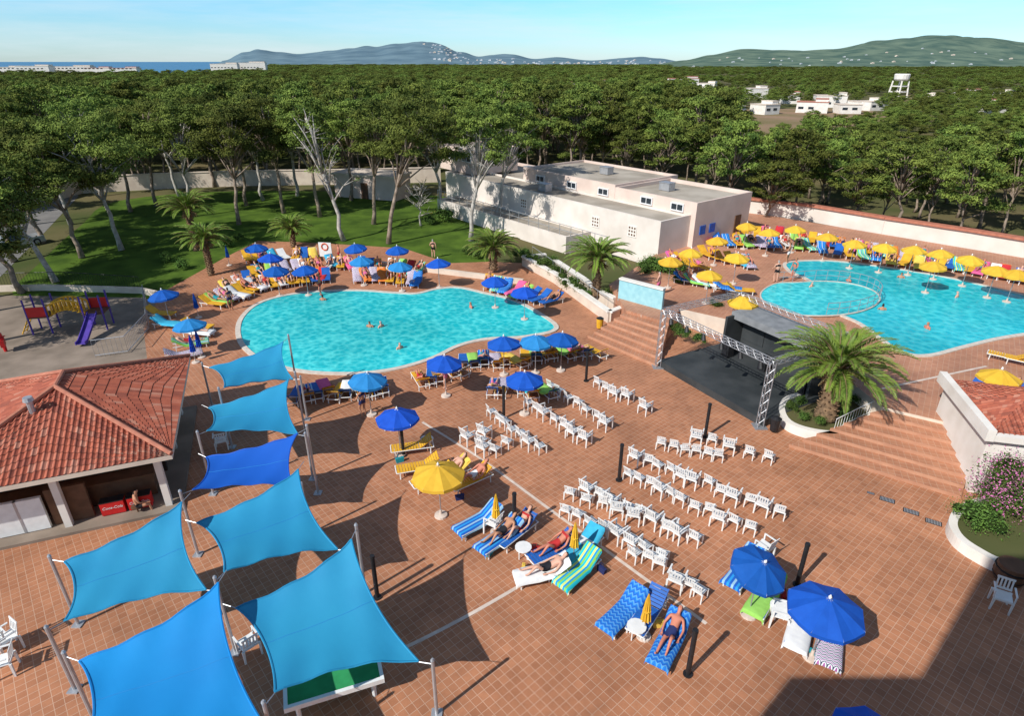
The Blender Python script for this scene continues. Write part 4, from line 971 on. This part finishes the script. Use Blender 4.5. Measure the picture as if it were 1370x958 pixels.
def closed(m):
    C=MB(); n=10
    for k in range(n):
        a0=2*math.pi*k/n;a1=2*math.pi*(k+1)/n; am=(a0+a1)/2
        for z0,r0,z1,r1 in ((2.35,.02,1.9,.10),(1.9,.10,1.2,.16),(1.2,.16,.95,.19)):
            C.face([(r0*math.cos(a0),r0*math.sin(a0),z0),(r1*math.cos(a0),r1*math.sin(a0),z1),(r1*.6*math.cos(am),r1*.6*math.sin(am),z1),(r0*.6*math.cos(am),r0*.6*math.sin(am),z0)])
            C.face([(r0*.6*math.cos(am),r0*.6*math.sin(am),z0),(r1*.6*math.cos(am),r1*.6*math.sin(am),z1),(r1*math.cos(a1),r1*math.sin(a1),z1),(r0*math.cos(a1),r0*math.sin(a1),z0)])
    C.path([(0,0,1.45),(0,0,1.5)],.15,8)
    return C.mesh('closed_canopy',m)
CB,CY=closed(M_blue),closed(M_yel)
for u,v,k in ((664,712,'y'),(767,752,'y'),(861,852,'y'),(262,485,'b'),(270,478,'b'),(307,355,'b'),(266,425,'b')):
    place('parasol',[('canopy',CY if k=='y' else CB),('pole',POLE),('base',BASE)],G(u,v,0),0,('yellow' if k=='y' else 'blue')+' folded parasol standing between sun loungers','parasol','folded parasols',s=(.9,.9,.76))
# ------------------------------------------------------------ bollard lamps
bp_=MB().path([(0,0,0),(0,0,1.75)],.075,12).mesh('bollard',M_black)
bc=MB().path([(0,0,1.75),(0,0,1.83)],[.09,.08],12).mesh('bcap',M_black); bf=MB().path([(0,0,0),(0,0,.05)],.14,12).mesh('bfoot',M_black)
for u,v in ((505,800),(920,903),(1066,783),(828,643),(943,585),(688,712),(784,510),(540,610),(674,560)):
    place('bollard_lamp',[('lamp_cap',bc),('foot',bf)],G(u,v),0,'slim black cylindrical lamp post on paving','lamp','black plaza lamps',root=bp_)
bn=MB().path([(0,0,.1),(0,0,.75)],[.2,.24],12).path([(0,0,.75),(0,0,.85)],[.26,.1],12,1).path([(0,0,0),(0,0,.1)],.05,6).mesh('bin',[M_lbed_y,M_black])
bn2=MB().path([(0,0,.1),(0,0,.75)],[.2,.24],12).path([(0,0,.75),(0,0,.85)],[.26,.1],12).path([(0,0,0),(0,0,.1)],.05,6).mesh('bin',[M_black])
place('litter_bin',[],G(802,440),0,'yellow litter bin beside the ramp','bin',root=bn); place('litter_bin',[],G(1035,578),0,'dark litter bin beside the stage','bin',root=bn2)
gr=MB(); gr.box((0,0,.006),(1.1,.6,.012),0)
for i in range(10): gr.box((-.45+i*.1,0,.014),(.05,.5,.012),1)
gr=gr.mesh('grate',[M_black,M_steel])
for u,v in ((1187,669),(1219,685),(1249,699),(1165,660)):
    place('drain_grate',[],G(u,v),R(-32),'rectangular metal drain grate in the paving','drain grate','plaza drain grates',root=gr,s=.5 if u>1170 else .25)
gt=MB().box((0,0,.78),(2.4,1.3,.08)).mesh('felt',M_green)
gb=MB()
for c,d in (((0,.7,.78),(2.6,.1,.16)),((0,-.7,.78),(2.6,.1,.16)),((1.25,0,.78),(.1,1.3,.16)),((-1.25,0,.78),(.1,1.3,.16))): gb.box(c,d)
gl=MB().path([(0,0,0),(0,0,.74)],[.06,.08],8).mesh('gleg',M_plastic)
place('games_table',[('playing_surface',gt),('table_frame',gb.mesh('gframe',M_plastic))]+[('leg',gl,(x,y,0)) for x in (-1,1) for y in (-.5,.5)],G(450,925),R(20),'white framed games table with green playing surface','games table')
# kiosk at the terrace stair
K0=G(1292,660); K0.z=0
kb=MB().box((2.6,2.4,1.4),(5.0,4.6,2.8)).mesh('kiosk',M_white)
kr=MB(); A_=[Vector((-.1,-.1,2.8)),Vector((5.3,-.1,2.8)),Vector((5.3,4.9,2.8)),Vector((-.1,4.9,2.8))]; B1=Vector((2.3,2.4,3.8)); B2=Vector((2.9,2.4,3.8))
tiled(kr,A_[0],A_[1],B2,B1); tiled(kr,A_[1],A_[2],B2,B2); tiled(kr,A_[2],A_[3],B1,B2); tiled(kr,A_[3],A_[0],B1,B1)
kp=MB(); kp.box((-.02,2.4,2.9),(.3,5.2,.5)); kp.box((2.6,-.02,2.78),(4.9,.3,.26))
place('kiosk_building',[('tiled_roof',kr.mesh('kroof',RT)),('parapet',kp.mesh('parapet',M_white)),('door',MB().box((0,0,1),(.9,.1,2)).mesh('kdoor',M_sign),(3.2,.08,0))],K0,R(-14),'small white kiosk with red tiled roof','kiosk',root=kb)
bar=MB().path([(0,0,0),(0,0,.3),(0,0,.6)],[.38,.46,.4],14).path([(0,0,.14),(0,0,.18)],.44,14,1).path([(0,0,.44),(0,0,.48)],.46,14,1).mesh('barrel',[M_wood,M_black])
place('barrel_planter',[],G(1348,775),0,'dark round wooden barrel planter','planter',root=bar,s=1.1)
lr=MB(); lr.path([(.32*math.cos(a),0,1.5+.32*math.sin(a)) for a in [i*math.pi/8 for i in range(17)]],.06,6); lr=lr.mesh('ring',mat('orange_ring',(.75,.12,.03)))
lb_=MB().box((0,.08,1.2),(1.3,.1,1.4)).box((0,.08,.25),(.1,.1,.5)).mesh('board',M_plastic)
place('lifebuoy_stand',[('life_ring',lr)],G(437,350),R(-10),'white board with orange life ring beside pool','lifebuoy stand',root=lb_,s=.9)
# ------------------------------------------------------------ playground
def playset(loc,rz):
    pp_=[(0,0),(1.2,0),(1.2,1.2),(0,1.2),(3.4,0),(4.6,0),(4.6,1.2),(3.4,1.2)]
    pom=MB().path([(0,0,0),(0,0,2.5)],.06,8).mesh('posts',M_purple)
    pl=MB().box((0,0,0),(1.3,1.3,.08)).mesh('platform',M_wood)
    br=MB()
    for i in range(9):
        t=i/8; br.box((1.25+2.1*t,.6,1.2+.35*math.sin(t*math.pi)),(.27,.84,.05))
    for y in (.18,1.02):
        br.path([(1.2+2.2*i/8,y,1.9+.35*math.sin(i/8*math.pi)) for i in range(9)],.06,6)
        for i in range(9): br.path([(1.2+2.2*i/8,y,1.2+.35*math.sin(i/8*math.pi)),(1.2+2.2*i/8,y,1.9+.35*math.sin(i/8*math.pi))],.06,5)
    sl=MB()
    sp_=[(4.0,-.1-i*.4,1.25-1.1*(i/6)**.9) for i in range(7)]+[(4.0,-2.9,.15)]
    for i in range(len(sp_)-1):
        a,b=sp_[i],sp_[i+1]
        for x0,x1,h0,h1 in ((-.3,-.25,.2,.2),(.25,.3,.2,.2)): sl.hexa([(a[0]+x0,a[1],a[2]),(a[0]+x1,a[1],a[2]),(b[0]+x1,b[1],b[2]),(b[0]+x0,b[1],b[2])],[(a[0]+x0,a[1],a[2]+h0),(a[0]+x1,a[1],a[2]+h0),(b[0]+x1,b[1],b[2]+h0),(b[0]+x0,b[1],b[2]+h0)])
        sl.face([(a[0]-.25,a[1],a[2]+.03),(b[0]-.25,b[1],b[2]+.03),(b[0]+.25,b[1],b[2]+.03),(a[0]+.25,a[1],a[2]+.03)])
    lad=MB()
    for y in (.3,.9): lad.path([(-.8,y,0),(-.02,y,1.3)],.04,6)
    for i in range(5): lad.path([(-.8+.15*i+.05,.3,.12+.25*i),(-.8+.15*i+.05,.9,.12+.25*i)],.025,5)
    pn=MB().box((0,0,0),(1.1,.06,.7)).mesh('panel',M_red)
    place('climbing_frame',[('post',pom,(x,y,0)) for x,y in pp_]+[('platform',pl,(.6,.6,1.2)),('platform',pl,(4.0,.6,1.2)),('bridge',br.mesh('bridge',M_lbed_y)),('slide',sl.mesh('slide',M_purple)),('ladder',lad.mesh('ladder',M_lbed_y)),('side_panel',pn,(.6,0,1.6)),('side_panel',pn,(4,1.24,1.6))],loc,rz,'playground climbing frame with yellow bridge and purple slide','climbing frame',s=.95)
playset(G(45,448),R(12))
sr=MB(); sr.path([(0,0,0),(0,0,.35)],[.08,.1],8).box((0,0,.55),(.2,.7,.4)).box((0,.25,.85),(.14,.25,.3),tp=.7).path([(-.2,.12,.85),(.2,.12,.85)],.025,6)
place('spring_rider',[],G(8,470),.6,'red spring rider toy on sand','spring rider',root=sr.mesh('rider',M_red),s=1.1)
def fence(p,z,label,h=1.0,m=None,st=.22):
    g=MB(); q=MB()
    for i in range(len(p)-1):
        a,b=p[i],p[i+1]; n=max(1,int((b-a).length/st))
        for hz in (h,.12): g.path([a+Vector((0,0,hz)),b+Vector((0,0,hz))],.025,5)
        for k in range(n+1):
            c=a.lerp(b,k/n); q.path([c,c+Vector((0,0,h))],.012,4,0,False)
    place('fence',[('pickets',q.mesh('bars',m or M_steel))],root=g.mesh('rails',m or M_steel),label=label,cat='fence')
fence(P([(128,478),(172,472),(200,440),(195,400)]),0,'light metal picket fence around the playground',1.1)
fence(P([(-40,388),(90,385),(190,392)]),0,'dark metal railing between playground and lawn',1.3,M_black)
fence(P([(1115,578),(1150,560),(1178,548)],.4),0,'short metal handrail on planter by steps',.7,M_plastic)
fence(P([(712,352),(760,388),(812,425)],.0),0,'metal handrail following the garden ramp',1.5,M_steel,1.5)
# ------------------------------------------------------------ parked cars
def car(loc,rz,m,label):
    b=MB(); b.box((0,0,.55),(4.1,1.7,.5)); b.box((0,0,.32),(4.2,1.66,.2)); b.hexa([(-1.5,-.78,.8),(1.0,-.78,.8),(1.0,.78,.8),(-1.5,.78,.8)],[(-1.1,-.62,1.38),(.4,-.62,1.38),(.4,.62,1.38),(-1.1,.62,1.38)])
    w=MB(); 
    for s in (-1,1): w.hexa([(-1.3,s*.785,.86),(.85,s*.785,.86),(.85,s*.76,.86),(-1.3,s*.76,.86)],[(-1.05,s*.67,1.3),(.4,s*.67,1.3),(.4,s*.6,1.3),(-1.05,s*.6,1.3)])
    w.hexa([(1.02,-.7,.84),(1.02,.7,.84),(.9,.7,.84),(.9,-.7,.84)],[(.48,-.58,1.34),(.48,.58,1.34),(.4,.58,1.34),(.4,-.58,1.34)])
    wh=MB().path([(0,-.1,0),(0,.1,0)],.32,16).path([(0,-.11,0),(0,.11,0)],.18,10,1).mesh('wheel',[M_black,M_alu])
    place('parked_car',[('glazing',w.mesh('glazing',M_glass))]+[('wheel',wh,(x,y,.32)) for x in (-1.3,1.3) for y in (-.8,.8)],loc,rz,label,'car','parked cars behind the pines',root=b.mesh('car',m))
MC=[mat('car_silver',(.5,.52,.54),None,1,.3,.5,.4),mat('car_white',(.75,.75,.75),None,1,.3,.5),mat('car_blue',(.04,.1,.3),None,1,.3,.5)]
for i,(u,v) in enumerate(((8,300),(45,272),(72,258),(25,330),(60,262))): car(G(u,v),R(60),MC[i%3],('silver','white','dark blue')[i%3]+' hatchback parked on asphalt beyond the lawn')
# ------------------------------------------------------------ distant houses
def house(loc,rz,w,d,h,label,m=None,fl=1,grp='white houses beyond the wood'):
    b=MB(); b.box((0,0,h/2),(w,d,h)); b.box((w*.28,0,h+.5),(w*.4,d*.7,1.0))
    r=MB(); r.box((0,0,h+.1),(w+.3,d+.3,.2)); r.box((w*.28,0,h+1.1),(w*.42,d*.74,.2))
    ws=[]
    for f in range(fl):
        for k in range(max(2,int(w/3.5))): ws.append(('window',WN,(-w/2+1.5+k*3.2,-d/2,1.6+f*3),(0,0,0)))
    place('house',[('roof',r.mesh('roof',M_roofcap if rr.random()<.4 else M_cream))]+ws,loc,rz,label,'house',grp,root=b.mesh('house',m or M_white))
for u,v,w,h,fl in ((1085,150,10,3.4,1),(1108,143,11,4.2,1),(1132,151,7,2.8,1),(785,137,15,8.0,2),(912,124,16,7.5,2),(1022,152,7,3.0,1),(1055,138,7,3.6,1),(1165,147,8,3.0,1),(1290,135,10,4.0,1),(1320,150,9,3.2,1),(1010,131,9,4.4,1),(1240,141,8,3.6,1),(980,160,6,2.8,1),(1345,137,9,4.0,1),(945,126,9,5.5,2),(805,132,9,7,2)):
    house(G(u,v),R(rr.uniform(-30,30)),w,6.5,h,'white flat-roofed villa among pines and scrub',None,fl)
for u,D,w,h in ((45,600,26,12.5),(95,620,34,12),(165,590,22,11),(300,700,26,14),(330,720,38,15),(10,620,24,11.5),(130,600,20,11)):
    k=1/(CP+.4823*SP); house(Vector(((u-685)/FP*D*k,D,0)),R(10),w,12,h,'white hotel block near the seashore',None,4,'hotel blocks near the shore')
fh=[]
for i in range(3):
    g=MB(); g.box((0,0,3),(16,10,6)).box((3,0,7),(8,8,2)).box((-4,-5.05,3),(1.5,.2,2),1).box((0,-5.05,3),(1.5,.2,2),1).box((4,-5.05,3),(1.5,.2,2),1)
    fh.append(g.mesh('far_house',[(M_far,M_cream,M_far)[i],M_glass]))
for i in range(170):
    if i<45: u=rr.gauss(597,15); f=rr.uniform(.12,.7); pf,D=PF1,5200
    elif i<115: u=rr.uniform(620,905); f=rr.uniform(.1,.4); pf,D=PF1,5200
    else: u=rr.uniform(920,1420); f=rr.uniform(.08,.5)**1.2; pf,D=PF2,3800
    p=hillpt(pf,D,u,f); p.z-=1
    place('house',[],p,rr.uniform(-.6,.6),'tiny pale house on the distant hillside','house','houses on the distant hills',s=rr.uniform(.5,1.05)*(D/5200),root=fh[i%3])
wt=MB(); 
for x in (-2.6,2.6):
    for y_ in (-2.6,2.6): wt.path([(x*1.25,y_*1.25,0),(x,y_,8.2)],.42,6)
for z in (2.8,5.6): 
    wt.box((0,-2.9,z),(6,.4,.5)); wt.box((0,2.9,z),(6,.4,.5)); wt.box((-2.9,0,z),(.4,5.4,.5)); wt.box((2.9,0,z),(.4,5.4,.5))
tk=MB().path([(0,0,8.2),(0,0,9),(0,0,11.2),(0,0,11.6)],[2.8,3.6,3.8,3.4],16)
place('water_tower',[('tank',tk.mesh('tank',M_white))],G(1200,130),.4,'white water tower on four braced legs','water tower',root=wt.mesh('tower',M_white),s=.92)
for pl in (CLEAR,FIELD2,FIELD3):
    g=MB(); g.face([(x,y_,-.012) for x,y_ in pl]); struct('dry_field',g.mesh('field',M_field))
# ------------------------------------------------------------ world, sun, camera
w=bpy.data.worlds.new('World'); scene.world=w; w.use_nodes=True; N=w.node_tree.nodes; L=w.node_tree.links
bg=N['Background']; sky=N.new('ShaderNodeTexSky'); sky.sky_type='NISHITA'; sky.sun_disc=False; sky.sun_elevation=EL; sky.sun_rotation=math.atan2(-math.cos(AZ),-math.sin(AZ))
sky.air_density=1.0; sky.dust_density=.2; sky.ozone_density=3.0
bg.inputs['Strength'].default_value=.12
tc=N.new('ShaderNodeTexCoord'); sx=N.new('ShaderNodeSeparateXYZ'); L.new(tc.outputs['Generated'],sx.inputs[0])
rp_=N.new('ShaderNodeValToRGB'); e0,e1=rp_.color_ramp.elements; e0.position=0; e0.color=(.76,1.0,1.34,1); e1.position=.10; e1.color=(.60,1.12,1.44,1)
e2=rp_.color_ramp.elements.new(.45); e2.color=(.66,.70,.76,1)
L.new(sx.outputs['Z'],rp_.inputs['Fac'])
mm=N.new('ShaderNodeMix'); mm.data_type='RGBA'; mm.blend_type='MULTIPLY'; mm.inputs[0].default_value=1
L.new(sky.outputs[0],mm.inputs[6]); L.new(rp_.outputs[0],mm.inputs[7])
mpn=N.new('ShaderNodeMapping'); mpn.inputs['Scale'].default_value=(1.6,1.6,16); mpn.inputs['Rotation'].default_value=(0,.12,0); L.new(tc.outputs['Generated'],mpn.inputs['Vector'])
nz=N.new('ShaderNodeTexNoise'); nz.inputs['Scale'].default_value=1.9; nz.inputs['Detail'].default_value=7; nz.inputs['Roughness'].default_value=.62; L.new(mpn.outputs[0],nz.inputs['Vector'])
mr=N.new('ShaderNodeMapRange'); mr.inputs['From Min'].default_value=.42; mr.inputs['From Max'].default_value=.8; mr.inputs['To Max'].default_value=.6; L.new(nz.outputs['Fac'],mr.inputs['Value'])
m3=N.new('ShaderNodeMix'); m3.data_type='RGBA'; L.new(mr.outputs[0],m3.inputs[0]); L.new(mm.outputs[2],m3.inputs[6]); m3.inputs[7].default_value=(6.6,7.5,8.0,1)
L.new(m3.outputs[2],bg.inputs['Color'])
sl=bpy.data.lights.new('Sun','SUN'); sl.energy=5.0; sl.angle=R(.53); sl.color=(1,.965,.91)
so=bpy.data.objects.new('Sun',sl); col.objects.link(so)
dirv=Vector((math.cos(AZ)*math.cos(EL),math.sin(AZ)*math.cos(EL),-math.sin(EL))); so.rotation_euler=dirv.to_track_quat('-Z','Y').to_euler()
cam=bpy.data.cameras.new('Camera'); co=bpy.data.objects.new('Camera',cam); col.objects.link(co); scene.camera=co
co.location=(0,0,H); co.rotation_euler=(math.pi/2-PIT,0,0); cam.lens=FP/1370*36; cam.sensor_width=36; cam.clip_end=120000; cam.clip_start=.1
scene.view_settings.view_transform='Standard'; scene.view_settings.look='None'; scene.view_settings.exposure=0
